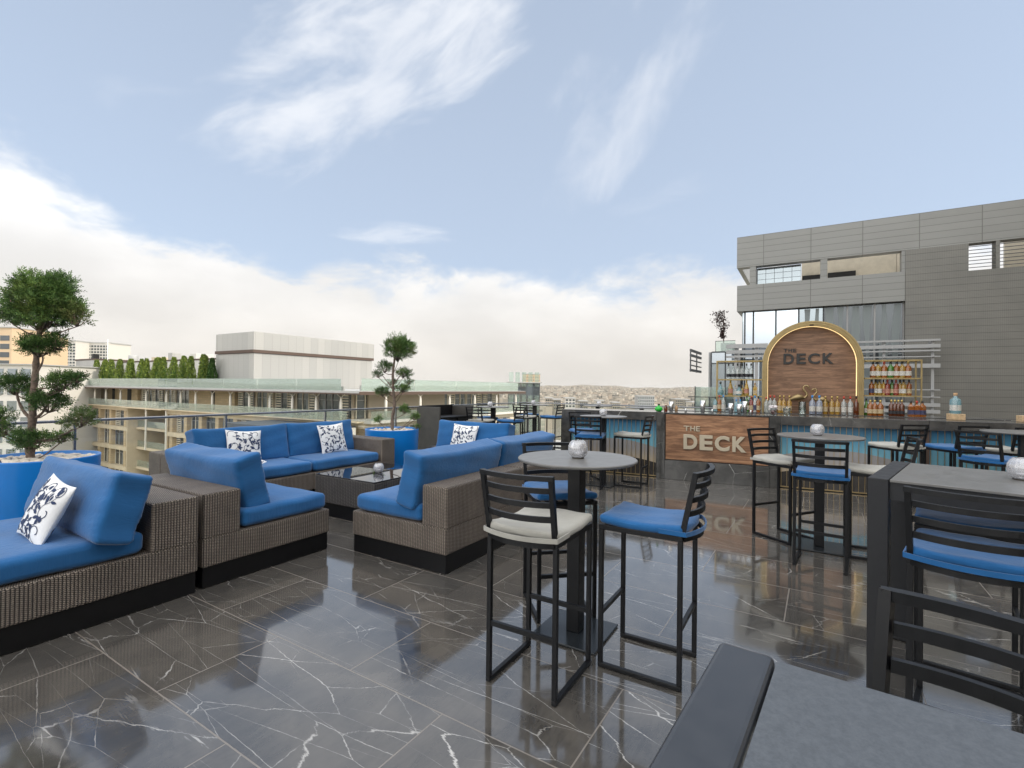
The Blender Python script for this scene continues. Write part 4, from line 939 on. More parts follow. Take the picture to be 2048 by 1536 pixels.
# bottles
def BP(kind, h, r):
    if kind == 'slim': return [(r * .9, 0), (r, .01), (r, h * .60), (r * .8, h * .68), (r * .30, h * .76), (r * .27, h * .93), (.0, h * .93)]
    if kind == 'whisky': return [(r * .92, 0), (r, .01), (r, h * .62), (r * .86, h * .70), (r * .42, h * .76), (r * .33, h * .90), (0, h * .90)]
    if kind == 'squat': return [(r * .7, 0), (r * 1.15, h * .15), (r * 1.25, h * .35), (r * .95, h * .55), (r * .34, h * .66), (r * .3, h * .88), (0, h * .88)]
    if kind == 'wine': return [(r, 0), (r, h * .42), (r * .75, h * .58), (r * .36, h * .78), (r * .33, h * .95), (0, h * .95)]
    if kind == 'cone': return [(r * 1.2, 0), (r * 1.2, h * .32), (r * .55, h * .58), (r * .3, h * .72), (r * .3, h * .9), (0, h * .9)]
BC = {}
def bottle(px, y, z, kind, h, r, glass_, cap, label_, lab, grp, n=14):
    key = (kind, h, r, glass_, cap, label_)
    p = BM @ Vector((sx(px, y), y, z))
    if key in BC: return copy_tree(BC[key], p, BRZ + rnd.uniform(-.3, .3), lab)
    sq = 4 if kind == 'square' else n; prof = BP('whisky' if kind == 'square' else kind, h, r * (1.2 if kind == 'square' else 1))
    mb = MB(); mb.lathe(prof, n=sq if sq > 4 else 4, smooth=sq > 4); o = mb.build('bottle', glass_); o.location = p; o.rotation_euler = (0, 0, BRZ + (pi / 4 if sq == 4 else 0)); tag(o, lab, 'bottle', grp)
    zt = prof[-1][1]; mb = MB(); mb.lathe([(r * .36, zt - h * .07), (r * .38, h), (0, h)], n=10); mb.build('cap', cap, o)
    if label_:
        rr = r * (1.2 if kind == 'square' else 1.0) * (1.22 if kind == 'squat' else 1) + .0012; mb = MB(); k = sq if sq == 4 else 14
        vs = []; 
        for zz in (h * .15, h * (.34 if label_ == 'label_black' else .42)):
            for j in range(k): a = 2 * pi * j / k; vs.append((rr * cos(a), rr * sin(a), zz))
        mb.add(vs, [(j, (j + 1) % k, (j + 1) % k + k, j + k) for j in range(k)], '', k > 4); mb.build('label', label_, o)
    BC[key] = o; return o
G1 = 'bottles on the shelves and counters of the bar'
Zc = 1.089
for k, x in enumerate((1457, 1466, 1475, 1484, 1493, 1502)): bottle(x, 1.36, 1.667, 'slim', .285, .036, 'clearb', 'cap_black', 'label_black', '%s clear bottle from the left, top shelf left of the arch' % ORD[k], G1)
for x, kind, h, r, gl_, cp, lb, lab in [(1441, 'cone', .25, .045, 'aqua', 'cap_black', 'label_white', 'pale blue bell shaped bottle at the left end of a shelf'),
    (1461, 'wine', .29, .042, 'honey', 'cap_gold', 'label_pink', 'left one of two yellow sparkling wine bottles left of the arch'),
    (1471, 'slim', .19, .022, 'clearb', 'cap_gold', 'label_white', 'small clear gold capped bottle left of the round blue bottle'),
    (1478, 'squat', .20, .05, 'aqua', 'cap_black', 'label_white', 'round squat blue bottle in the middle of the shelf left of the arch'),
    (1485, 'slim', .19, .022, 'honey', 'cap_gold', None, 'small yellow gold capped bottle right of the round blue bottle'),
    (1493, 'wine', .29, .0421, 'honey', 'cap_gold', 'label_pink', 'right one of two yellow sparkling wine bottles left of the arch'),
    (1510, 'square', .23, .038, 'honey', 'cap_cork', 'label_cream', 'square cork stoppered tan labelled bottle, middle shelf left of the arch')]:
    bottle(x, 1.36, 1.372, kind, h, r, gl_, cp, lb, lab, G1)
for x, kind, h, r, gl_, cp, lb, lab in [(1431, 'slim', .26, .038, 'aqua', 'cap_black', 'label_white', 'pale blue bottle furthest left on the back counter'),
    (1439, 'slim', .29, .036, 'amber', 'cap_red', 'label_cream', 'amber bottle with tan label and red cap, second on the back counter from the left'),
    (1447, 'slim', .29, .036, 'clearb', 'cap_blue', 'label_white', 'clear bottle with bright blue cap on the left of the back counter'),
    (1473, 'whisky', .22, .034, 'aqua', 'cap_blue', None, 'left one of two small light blue bottles behind the steel shakers'),
    (1481, 'whisky', .22, .0341, 'aqua', 'cap_blue', None, 'right one of two small light blue bottles behind the steel shakers'),
    (1494, 'wine', .28, .036, 'green_liq', 'cap_black', 'label_white', 'green bottle behind the right steel shaker'),
    (1503, 'slim', .28, .036, 'red_liq', 'cap_red', 'label_cream', 'red capped bottle with tan label left of the arch foot'),
    (1510, 'slim', .29, .0361, 'clearb', 'cap_blue', 'label_blue', 'blue capped clear bottle left of the arch foot'),
    (1517, 'whisky', .28, .038, 'amber', 'cap_black', 'label_cream', 'amber bottle with tan label touching the arch foot'),
    (1533, 'slim', .27, .034, 'clearb', 'cap_red', None, 'clear bottle just inside the left arch foot'),
    (1541, 'slim', .30, .035, 'clearb', 'cap_red', 'label_white', 'red capped clear bottle behind the iced drink glass'),
    (1549, 'slim', .30, .0351, 'clearb', 'cap_red', 'label_white', 'second red capped clear bottle behind the iced drink glass'),
    (1560, 'slim', .30, .035, 'honey', 'cap_gold', 'label_cream', 'first of three gold bottles left of the flamingo glass'),
    (1568, 'slim', .30, .035, 'honey', 'cap_gold', 'label_cream', 'second of three gold bottles left of the flamingo glass'),
    (1579, 'slim', .30, .035, 'honey', 'cap_gold', 'label_cream', 'third of three gold bottles left of the flamingo glass'),
    (1651, 'slim', .30, .035, 'honey', 'cap_gold', 'label_cream', 'first of three gold bottles right of the water bottles'),
    (1664, 'slim', .30, .035, 'honey', 'cap_gold', 'label_cream', 'second of three gold bottles right of the water bottles'),
    (1675, 'slim', .30, .035, 'honey', 'cap_gold', 'label_cream', 'third of three gold bottles right of the water bottles'),
    (1688, 'slim', .30, .038, 'clearb', 'cap_red', 'label_white', 'left one of two red capped white labelled bottles at the right arch foot'),
    (1701, 'slim', .30, .0381, 'clearb', 'cap_red', 'label_white', 'right one of two red capped white labelled bottles at the right arch foot'),
    (1713, 'slim', .31, .034, 'dark_amber', 'cap_black', None, 'tall dark bottle just inside the right arch foot')]:
    bottle(x, 1.15, Zc, kind, h, r, gl_, cp, lb, lab, G1)
for k, x in enumerate((1625, 1639)): bottle(x, .98 + .1, Zc, 'slim', .31, .045, 'water', 'cap_blue', 'label_blue' if 0 else 'label_white', '%s of two large water bottles standing before the small flamingo' % ('left one', 'right one')[k], G1)
for k, (x, gl_, cp) in enumerate(((1746, 'amber', 'cap_black'), (1756, 'honey', 'cap_black'), (1768, 'amber', 'cap_red'), (1781, 'green_liq', 'cap_black'), (1793, 'amber', 'cap_black'), (1804, 'honey', 'cap_black'), (1816, 'amber', 'cap_gold'))):
    bottle(x, 1.36, 1.695, 'whisky', .265, .044, gl_, cp, 'label_white', '%s white labelled bottle from the left, top shelf right of the arch' % ORD[k], G1)
for k, (x, gl_, cp, lb) in enumerate(((1743, 'amber', 'cap_black', 'label_blue'), (1751, 'honey', 'cap_black', 'label_white'), (1759, 'honey', 'cap_black', 'label_white'), (1767, 'honey', 'cap_black', 'label_pink'), (1775, 'red_liq', 'cap_red', 'label_pink'), (1784, 'green_liq', 'cap_black', 'label_cream'), (1792, 'red_liq', 'cap_red', 'label_pink'), (1800, 'honey', 'cap_black', 'label_white'), (1807, 'honey', 'cap_black', 'label_white'), (1818, 'amber', 'cap_black', 'label_cream'))):
    bottle(x, 1.36 + .03 * (k % 2), 1.415, 'whisky', .255, .036, gl_, cp, lb, '%s bottle from the left on the middle shelf right of the arch' % ORD[k], G1)
for k, x in enumerate((1733,)): bottle(x, 1.30, Zc, 'wine', .27, .035, 'green_liq', 'cap_black', 'label_white', 'green bottle at the foot of the shelf right of the arch', G1)
for k, x in enumerate((1741, 1750, 1761)): bottle(x, 1.12, Zc, 'whisky', .25, .042, 'amber', 'cap_gold', 'label_cream', '%s of three amber cream labelled bottles right of the arch foot' % ORD[k], G1)
for k, x in enumerate((1783, 1790, 1797, 1804)): bottle(x, 1.12, Zc, 'whisky', .26, .036, 'dark_amber', 'cap_gold', 'label_black', '%s of four dark amber bottles in a tight group on the back counter' % ORD[k], G1)
for k, x in enumerate((1822, 1834, 1845)): bottle(x, 1.12, Zc, 'square', .25, .040, 'amber', 'cap_red' if k == 1 else 'cap_black', 'label_blue', '%s of three square blue labelled bottles right of the shelf' % ORD[k], G1)
def bar_at(px, y, z): return BM @ Vector((sx(px, y), y, z))
for px, lab in ((1912, 'pale wooden block on the bar under the gin bottle'), (2054, 'pale wooden block at the right end of the bar')):
    mb = MB(); mb.bbox(-.085, .085, -.06, .06, 0, .085, .006); tag(mb.build('wood_block', 'wood_block', None, bar_at(px, .42, 1.092), BRZ + .15), lab, 'wood block', 'wooden blocks on the bar')
bottle(1911, .42, 1.178, 'whisky', .29, .062, 'aqua', 'cap_cork', 'label_white', 'large pale blue bottle standing on the wooden block', G1, 20)
bottle(1318, .30, 1.092, 'squat', .13, .055, 'green_bottle', 'cap_black', None, 'bright green squat bottle where the bar top meets the walnut panel', G1)
# shakers, jiggers, glasses
def cup(label, px, y, h, r0, r1, m_, name='shaker', cat='shaker', grp='steel bar tools on the counter', prof=None):
    mb = MB(); mb.lathe(prof or [(r0, 0), (r1, h), (r1 - .003, h), (r0 - .003, .006), (0, .006)], n=20); o = mb.build(name, m_, None, bar_at(px, y, 1.092)); return tag(o, label, cat, grp)
cup('steel shaker tin just right of the green bottle', 1343, .3, .17, .030, .042, 'steel')
cup('tall steel shaker tin standing alone left of the shelf', 1406, .3, .20, .030, .044, 'steel')
cup('left one of three steel shaker tins under the shelf', 1462, .3, .165, .030, .044, 'steel')
cup('middle one of three steel shaker tins under the shelf', 1479, .3, .155, .030, .044, 'steel')
cup('right one of three steel shaker tins under the shelf, the tallest', 1490, .36, .20, .030, .044, 'steel')
J = [(.024, 0), (.008, .032), (.020, .062), (.018, .062), (.006, .033)]
for px, lab in ((1425, 'small steel jigger left of the shelf'), (1502, 'small steel jigger beside the tall shaker tin'), (1372, 'small steel jigger between the shaker tins')): cup(lab, px, .25, .06, .02, .02, 'steel', 'jigger', 'jigger', prof=J)
cup('brown capped small jar beside the green bottle', 1332, .32, .10, .03, .03, 'dark_amber', 'jar', 'jar', 'jars and glasses on the bar', [(.028, 0), (.03, .06), (.02, .085), (.02, .11), (0, .11)])
cup('small brown spice jar left of the first shaker tin', 1353, .36, .10, .03, .03, 'cap_cork', 'jar', 'jar', 'jars and glasses on the bar', [(.026, 0), (.026, .07), (.018, .085), (.018, .10), (0, .10)])
def drink(px, lab, filled, m2, top, name, h=.11, r=.045):
    t = thing(name, lab, 'glass', bar_at(px, .12, 1.092), BRZ, 'jars and glasses on the bar')
    mb = MB(); mb.lathe([(r * .9, 0), (r, h), (r - .003, h), (r * .86, .006), (0, .006)], n=20); mb.build('glass', 'case_glass', t)
    mb = MB(); mb.lathe([(r * .8, .008), (r * .84, h * filled), (0, h * filled)], n=16); mb.build('filling', m2, t)
    if top == 'ice':
        mb = MB(); q = random.Random(2)
        for i in range(22): mb.bbox(-.011, .011, -.011, .011, -.011, .011, .003, M=Tm((q.uniform(-.05, .05), q.uniform(-.04, .04), h + q.uniform(-.01, .03)), q.uniform(0, 3), q.uniform(0, 3), q.uniform(0, 3)))
        mb.build('crushed_ice', 'pink_ice', t)
    if top == 'lid': mb = MB(); mb.lathe([(r * 1.05, h), (r * .9, h + .018), (.012, h + .022), (.014, h + .04), (0, h + .045)], n=16); mb.build('lid', 'clear_glass', t)
drink(1547, 'drink glass heaped with crushed ice at the bar corner', .75, 'red_liq', 'ice', 'drink_glass')
drink(1574, 'lidded glass jar of orange garnish on the bar', .7, 'cap_cork', 'lid', 'glass_jar', .10, .052)
mb = MB(); mb.lathe([(.055, 0), (.058, .20), (.055, .20), (.052, .006), (0, .006)], n=24); tag(mb.build('glass_vase', 'case_glass', None, bar_at(1605, 1.0 + .1, 1.089)), 'clear cylinder vase in front of the larger flamingo', 'vase')
# flamingos: long S necks, oval bodies, thin legs
def flamingo(label, px, s, flip, zb):
    t = thing('flamingo_figure', label, 'figurine', bar_at(px, 1.28, Zc), BRZ, 'gold flamingo figures'); f = flip
    mb = MB(); B_ = [(-.17 * f, 0, .205), (-.13 * f, 0, .225), (-.08 * f, 0, .25), (-.03 * f, 0, .265), (.02 * f, 0, .262), (.055 * f, 0, .245)]
    mb.tube([Vector(p) * s for p in B_], [q * s for q in (.004, .024, .046, .053, .044, .020)], '', 14)
    N_ = [(.035 * f, 0, .25), (.075 * f, 0, .262), (.10 * f, 0, .30), (.085 * f, 0, .345), (.055 * f, 0, .385), (.05 * f, 0, .425), (.075 * f, 0, .455), (.10 * f, 0, .445)]
    pts = []; P = [Vector(p) * s for p in N_]
    limb(mb, P, .022 * s, .011 * s, None, 10)
    mb.tube([Vector(p) * s for p in ((.085 * f, 0, .452), (.105 * f, 0, .447), (.125 * f, 0, .43), (.130 * f, 0, .405), (.118 * f, 0, .388))], [q * s for q in (.014, .018, .012, .008, .002)], '', 10)
    mb.build('body', 'gold_dull', t)
    for q in (-.015, .02):
        mb = MB(); mb.tube([Vector(p) * s for p in ((q * f, q * .8, .225), ((q + .006) * f, q * .8, .11), (q * f, q * .8, .003))], .0045 * s, '', 6); mb.build('leg', 'gold_dull', t)
    return t
flamingo('larger gold flamingo figure under the arch, neck raised to the right', 1600, 1.04, 1, 0)
flamingo('smaller gold flamingo figure under the arch, facing left', 1640, .92, -1, 0)

# ------------------------------------------------------------------ grey clad building beside the bar (facade plane x = 16)
A0 = 16.0
gb = thing('grey_clad_building', 'modern grey panel clad building rising behind the bar', 'building', (A0, 0, 0))
def P3(name, m_, *boxes, par=None):
    for b_ in boxes: mb = MB(); mb.box(*b_[:6]); o = mb.build(name, m_, par or gb)
    return o
P3('upper_cladding', 'grey_clad', (0, .3, -14, 1.87, 5.12, 6.03)); P3('side_cladding', 'grey_clad', (.301, 6, 1.75, 1.87, 5.12, 6.03))
P3('lower_cladding', 'grey_clad', (0, .35, -2.095, 1.86, 3.82, 4.58), (.351, 6, 1.75, 1.86, 3.82, 4.58))
P3('screen_wall', 'screen_clad', (-.02, .3, -3.31, -2.10, -3, 5.119), (-.02, .3, -14, -3.311, -3, 4.45), (-.02, .3, -3.87, -3.80, 4.451, 5.119), (-.02, .3, -14, -5.2, 4.451, 5.119))
P3('pier', 'grey_clad', (.01, .3, -.41, -.247, 4.581, 5.119)); P3('pier', 'grey_clad', (.01, .3, 1.36, 1.52, 4.581, 5.119)); P3('pier', 'grey_clad', (.01, .3, -2.10, -2.02, 4.581, 5.119))
P3('rear_wall', 'stucco', (1.6, 1.7, -2.1, .22, 4.581, 5.75), (1.6, 1.7, -3.62, -2.11, 4.0, 5.75), (1.6, 1.7, -9, -4.35, 4.0, 5.75))
P3('dark_recess', 'dark_void', (1.48, 1.58, -1.15, -.46, 4.60, 5.02), (1.48, 1.58, -.27, .20, 4.60, 5.0))
P3('interior_core', 'dark_void', (2.0, 6, -13.9, 1.5, -3, 3.815)); P3('floor_slab', 'frame_grey', (.02, 6, -2.09, 1.74, .55, .80)); P3('roof_deck', 'concrete', (.351, 5.9, -2.09, 1.74, 4.50, 4.575))
win = P3('window', 'pane_mid', *[(.32, .34, .225 + .225 * k, .225 + .225 * k + .215, 4.60 + .17 * j, 4.60 + .17 * j + .16) for k in range(5) for j in range(3)])
P3('window_frame', 'frame_dark', (.345, .36, .22, 1.36, 4.585, 5.118), par=win)
for k in range(7): 
    if 1: P3('louver', 'slat_dark', (.0, .03, -5.2, -3.31, 4.52 + .085 * k, 4.532 + .085 * k))
gx = [1.725, 1.66, 1.43, .84, .265, -.33, -.88, -1.48, -2.09]
for k in range(8):
    m_ = ['pane_bright', 'pane_bright', 'pane_bright', 'pane_bright', 'pane_mid', 'pane_dark', 'pane_dark', 'pane_dark'][k]
    w_ = P3('window', m_, (.20, .215, gx[k + 1] + .02, gx[k] - .02, .80, 3.80))
    P3('window_frame', 'frame_dark' if k < 5 else 'frame_grey', (.17, .23, gx[k + 1] - .02, gx[k + 1] + .0195, .80, 3.815), par=w_)
    if k >= 4:
        mb = MB(); q = random.Random(k)      # curtain strips before the pane, wavy outline put in for glass reflections
        for c_ in range(2):
            y0 = gx[k + 1] + .15 + c_ * .26; W_ = [(y0 - .07 - .03 * sin(z * 2.6 + c_ * 2 + k), y0 + .07 + .035 * sin(z * 3.1 + c_ + 2 * k), .82 + z) for z in [i * .148 for i in range(21)]]
            vs_ = []; 
            for (ya, yb, zz) in W_: vs_ += [(.193, ya, zz), (.193, yb, zz)]
            mb.add(vs_, [(2 * i, 2 * i + 2, 2 * i + 3, 2 * i + 1) for i in range(20)])
        mb.build('curtain', 'curtain', w_)
P3('side_glazing', 'pane_mid', (.25, 2, 1.722, 1.74, .8, 3.81))
def ZP(px, py, a):   # height at plane x=a for the sight line through (px, py)
    d = FWD + RGT * ((px - 1024) / 982.37); hz = 775 + .0119 * (px - 1024); return CAMZ + (hz - py) / 982.37 * a / d.x
def YP(px, a): d = FWD + RGT * ((px - 1024) / 982.37); return d.y * a / d.x
# slatted sun screens in front of the glass
for nm, xl, xr, posts, rows in (('r', 1712, 1880, (1768, 1866), ((680, 684), (690, 697), (701, 704), (713, 715), (728, 736), (778, 780), (792, 794), (805, 812), (818, 825))),
                                ('l', 1452, 1535, (1471, 1512), ((688, 696), (700, 707), (711, 715)))):
    a_ = 15.4; xm = (xl + xr) / 2
    t = thing('sun_screen', 'horizontal metal slat screen fixed before the glass, %s of the arch' % ('right' if nm == 'r' else 'left'), 'sun screen', (a_, 0, 0), 0, 'slatted metal sun screens')
    for (y1, y2) in rows:
        mb = MB(); mb.box(-.04, .04, YP(xr, a_), YP(xl, a_), ZP(xm, y2, a_), ZP(xm, y1, a_)); mb.build('slat', 'slat_grey', t)
    for px in posts: mb = MB(); mb.box(.045, .10, YP(px + 3, a_), YP(px - 3, a_), -1, ZP(px, rows[0][0], a_)); mb.build('post', 'slat_grey', t)
    for px in posts: mb = MB(); mb.box(.101, .60, YP(px + 1, a_), YP(px - 1, a_), ZP(px, rows[0][1], a_) - .1, ZP(px, rows[0][0], a_)); mb.build('bracket', 'slat_grey', t)
# low glass wing with roof terrace
t = thing('glass_wing', 'low glazed wing with a roof planter left of the grey building', 'building', (A0, 0, 0))
P3('glazing', 'pane_bright', (.0, .02, 2.18, 2.55, 2.29, 2.60), (.0, .02, 1.87, 2.15, 2.29, 2.60), par=t); P3('glazing', 'pane_mid', (.0, .02, 1.87, 2.55, .3, 2.26), par=t)
P3('frame', 'frame_dark', (-.03, .0, 2.15, 2.18, .3, 2.62), (-.03, .0, 2.55, 2.58, .3, 2.62), (-.03, -.001, 1.87, 2.149, 2.60, 2.64), (-.03, -.001, 2.181, 2.549, 2.60, 2.64), (-.03, -.001, 2.181, 2.549, 2.26, 2.29), (-.03, -.001, 1.87, 2.149, 2.26, 2.29), par=t)
P3('body', 'slat_grey', (.03, 4, 1.76, 2.58, -3, 2.61), par=t); P3('side_wall', 'slat_grey', (.0, 4, 2.585, 2.64, -3, 2.62), par=t)
P3('terrace_base', 'slat_dark', (-.9, -.04, 1.8, 2.86, -.6, .74), par=t)
P3('balustrade', 'green_glass', (-.9, -.88, 2.05, 2.86, .75, 1.55), (-.87, -.05, 2.84, 2.86, .75, 1.55), par=t)
P3('balustrade_rail', 'frame_dark', (-.92, -.86, 2.0, 3.05, .98, 1.0), (-.92, -.86, 2.0, 3.05, 1.25, 1.27), (-.92, -.86, 2.85, 2.87, .6, 1.57), (-.92, -.86, 2.45, 2.47, .6, 1.27), par=t)
P3('roof_rail', 'green_glass', (.05, .06, 1.9, 2.45, 2.62, 2.95), par=t); P3('roof_rail_frame', 'frame_dark', (.04, .07, 1.9, 2.46, 2.951, 2.965), (.04, .07, 2.45, 2.46, 2.62, 2.95), par=t)
mb = MB(); mb.bbox(.4, .8, 1.98, 2.36, 2.62, 2.93, .01); tag(mb.build('planter_box', 'slat_grey', None, (A0, 0, 0)), 'square grey planter box on the roof of the glass wing', 'planter')
t = thing('plum_tree', 'thin dark leaved potted tree on the roof of the glass wing', 'tree', (A0 + .6, 2.30, 2.93)); q = random.Random(5)
mb = MB(); mb.tube([(0, 0, 0), (0, .01, .4), (0, .03, .9)], [.018, .014, .006], '', 6)
for k in range(14): z_ = .25 + .05 * k; mb.tube([(0, 0, z_), (q.uniform(-.1, .1), q.uniform(-.05, .15), z_ + .18)], [.006, .002], '', 4)
mb.build('trunk', 'bark', t); V_, F_ = [], []
for k in range(620):
    z_ = q.uniform(.16, 1.02); s_ = .045 + .055 * (z_ > .5); c = Vector((q.gauss(0, s_), q.gauss(.03 + .09 * (z_ > .65), s_), z_)); n_ = Vector((q.uniform(-1, 1), q.uniform(-1, 1), q.uniform(-1, 1))).normalized() * .027; m_ = n_.cross(Vector((.3, .5, .8))).normalized() * .022
    o = len(V_); V_ += [tuple(c - n_), tuple(c - m_), tuple(c + n_), tuple(c + m_)]; F_.append((o, o + 1, o + 2, o + 3))
mb = MB(); mb.add(V_, F_); mb.build('crown', 'plum_leaf', t)
t = thing('louvre_bracket', 'open dark louvre rack sticking out from the glass wing', 'louvre', (A0, 2.86, 0))
for k, z in enumerate((2.58, 2.44, 2.30, 2.16, 2.02)): mb = MB(); mb.box(-1.6, -.02, -.02, .02, z - (.035 if k in (0, 1, 4) else .015), z + (.035 if k in (0, 1, 4) else .015)); mb.build('slat', 'slat_dark', t)
for x in (-1.4, -.5): mb = MB(); mb.box(x - .02, x + .02, .021, .05, 1.98, 2.62); mb.build('upright', 'slat_dark', t)

# unseen windowed block, added and sized to shade the terrace from the low sun
t = thing('shade_block', 'unseen stone block added beside the terrace to shade it', 'building', (0, 0, 0))
mb = MB(); mb.box(-14, 15.8, -26, -9.2, -50, 11); mb.build('wall', 'stone_band', t)
wm_ = MB().box(0, 2.0, -9.195, -9.15, 0, 1.8).mesh('pane', 'pane_dark')
for i in range(8):
    for j in range(3):
        o = bpy.data.objects.new('window', wm_); COL.objects.link(o); o.parent = t; o.location = (-12.5 + 3.2 * i, 0, .6 + 3.5 * j)

# ------------------------------------------------------------------ stone apartment building across the street
sb = thing('stone_building', 'large tan stone apartment building with slim Y columns beyond the railing', 'building', (40, 44, 0))
def P4(name, m_, *boxes, par=sb, org=(40, 44, 0)):
    for b_ in boxes: mb = MB(); mb.box(b_[0] - org[0], b_[1] - org[0], b_[2] - org[1], b_[3] - org[1], b_[4], b_[5]); o = mb.build(name, m_, par)
    return o
BA = [47.4, 51.9, 56.6, 61.4, 66.1, 70.8, 75.6, 80.3, 84.8, 89.4]; BB = [106.2, 112.4, 117.3, 121.8, 126.2, 131.1, 135.5]
FL = [(-2.85, -3.55), (-6.5, -7.2), (-10.1, -10.8), (-13.7, -14.4), (-17.3, -18.0)]
# floor bands and stone piers of the street front
for i, (zt, zb) in enumerate(FL):
    P4('floor_band', 'stone_band', (39.88, 41, 44.2, 90.2, zb, zt)); P4('floor_band', 'stone_band', (39.88, 41, 105.3, 136, zb, zt))
    P4('floor_band', 'stone_band', (45.0, 46, 90.21, 105.29, zb, zt))
for bl in (BA, BB):
    for b_ in bl: MB().box(0, .99, b_ - .45 - 44, b_ + .45 - 44, -18, -2.86).build('stone_pier', 'stone_tan', sb)
P4('wall', 'stone_tan', (41.0, 60, 44.2, 90, -50, -2.85), (41.0, 60, 105.5, 136, -50, -2.86), (46.0, 60, 90.01, 105.49, -50, -2.87), (40.0, 40.99, 44.3, 136, -50, -18.01))
P4('return_wall', 'stone_band', (39.9, 46, 105.0, 105.28, -18, -2.86)); P4('return_wall', 'stone_tan', (39.9, 46, 90.25, 90.5, -18, -2.86))
def winmesh(kind, w=3.3, h=2.9):
    """window bay in the plane x = 0, seen from -x, y centred, z from 0"""
    mb = MB(); q = random.Random(kind); mb.box(.30, .34, -w / 2, w / 2, 0, h, 'pane_dark')
    cuts = [-w / 2, -w / 6, w / 6, w / 2]
    for k, c_ in enumerate(cuts): mb.box(.20, .299, c_ - .05, c_ + .05, 0, h, 'louver_cream' if kind % 2 else 'frame_grey')
    mb.box(.22, .298, -w / 2, w / 2, h * .72, h * .72 + .07, 'frame_grey')
    for k in range(3):
        if (kind == 1 and k == 2) or (kind == 2 and k != 1) or (kind == 3 and k == 0):
            for j in range(9): mb.box(.12, .19, cuts[k] + .06, cuts[k + 1] - .06, .12 + j * h / 9.3, .12 + j * h / 9.3 + .15, 'louver_cream')
        elif q.random() < .5: mb.box(.26, .29, cuts[k] + .08, cuts[k] + .5, .1, h * .7, 'curtain')
    return mb.mesh('window', 'pane_dark')
WM = [winmesh(k) for k in range(4)]; q_ = random.Random(12)
def put_win(x, y, z, rz=0, sc=(1, 1, 1), par=sb, org=(40, 44, 0)):
    o = bpy.data.objects.new('window', q_.choice(WM)); COL.objects.link(o); o.parent = par; o.location = (x - org[0], y - org[1], z - org[2]); o.rotation_euler = (0, 0, rz); o.scale = sc
for bl in (BA, BB):
    for i in range(len(bl) - 1):
        for f in range(4): put_win(40.5, (bl[i] + bl[i + 1]) / 2, FL[f + 1][0] + .01, 0, (1, (bl[i + 1] - bl[i] - .92) / 3.3, 1))
for f in range(4): 
    for y in (94, 98, 102): put_win(45.6, y, FL[f + 1][0] + .01, 0, (1, .95, 1))
for f in range(1, 4): P4('balcony', 'clear_rail', (41.5, 41.53, 90.6, 104.9, FL[f][0] + .05, FL[f][0] + 1.15)); P4('balcony_slab', 'stone_band', (41.3, 44.99, 90.6, 104.9, FL[f][1] + .3, FL[f][0] + .02))
# top storey behind the colonnade
P4('top_wall', 'stone_tan', (42.6, 58, 75.6, 89.2, -2.84, .49), (42.6, 58, 108, 124.5, -2.84, .49)); P4('top_wall', 'brown_wall', (43.1, 58, 46.9, 75.59, -2.84, .49), (43.1, 58, 89.21, 107.99, -2.84, .49), (43.1, 58, 124.51, 136, -2.84, .49))
P4('slot_window', 'dark_void', (42.58, 42.6, 81.2, 82.3, -2.84, .3), (42.58, 42.6, 110.5, 112.2, -2.84, .3), (42.58, 42.6, 117.7, 118.9, -2.84, .3))
for y in (49.6, 54.2, 59.0, 63.7, 68.4, 73.2, 92, 96.5, 101, 105, 127, 131): put_win(42.75, y, -2.84, 0, (1, 1.2, 1.12))
P4('terrace_floor_edge', 'stone_band', (38.9, 43.09, 44.2, 90.2, -2.849, -2.70), (38.9, 43.09, 90.21, 105.3, -2.95, -2.70), (38.9, 43.09, 105.31, 136, -2.849, -2.70))
for y0, y1 in ((46, 89), (89.1, 105.2), (105.3, 136)): P4('glass_balustrade', 'clear_rail', (38.95, 38.98, y0, y1, -2.69, -1.55))
cm = MB(); cm.lathe([(.11, 0), (.17, .9), (.17, 2.2), (.10, 2.75)], n=8)
for s in (-1, 1): cm.tube([(0, 0, 2.7), (0, s * .75, 3.2)], .05, '', 5)
cmesh = cm.mesh('column', 'col_white')
for y in BA + [96.4] + BB[:-1]:
    o = bpy.data.objects.new('column', cmesh); COL.objects.link(o); o.parent = sb; o.location = (39.3 - 40, y - 44, -2.70)
for y in (89.4, 96.4): P4('tall_post', 'col_white', (39.2, 39.4, y - .1, y + .1, -9.9, -2.951))
P4('roof_slab', 'eave_grey', (38.3, 60, 43.2, 136.5, .50, .86)); P4('eave_edge', 'coping_brown', (38.2, 38.29, 43.2, 136.5, .44, .60))
for k in range(9): P4('roof_glass', 'green_glass', (38.9, 38.93, 47 + 8.4 * k, 55.3 + 8.4 * k, .87, 2.25))
P4('roof_upstand', 'metal_white', (39.3, 39.5, 47, 122, .861, 1.35))
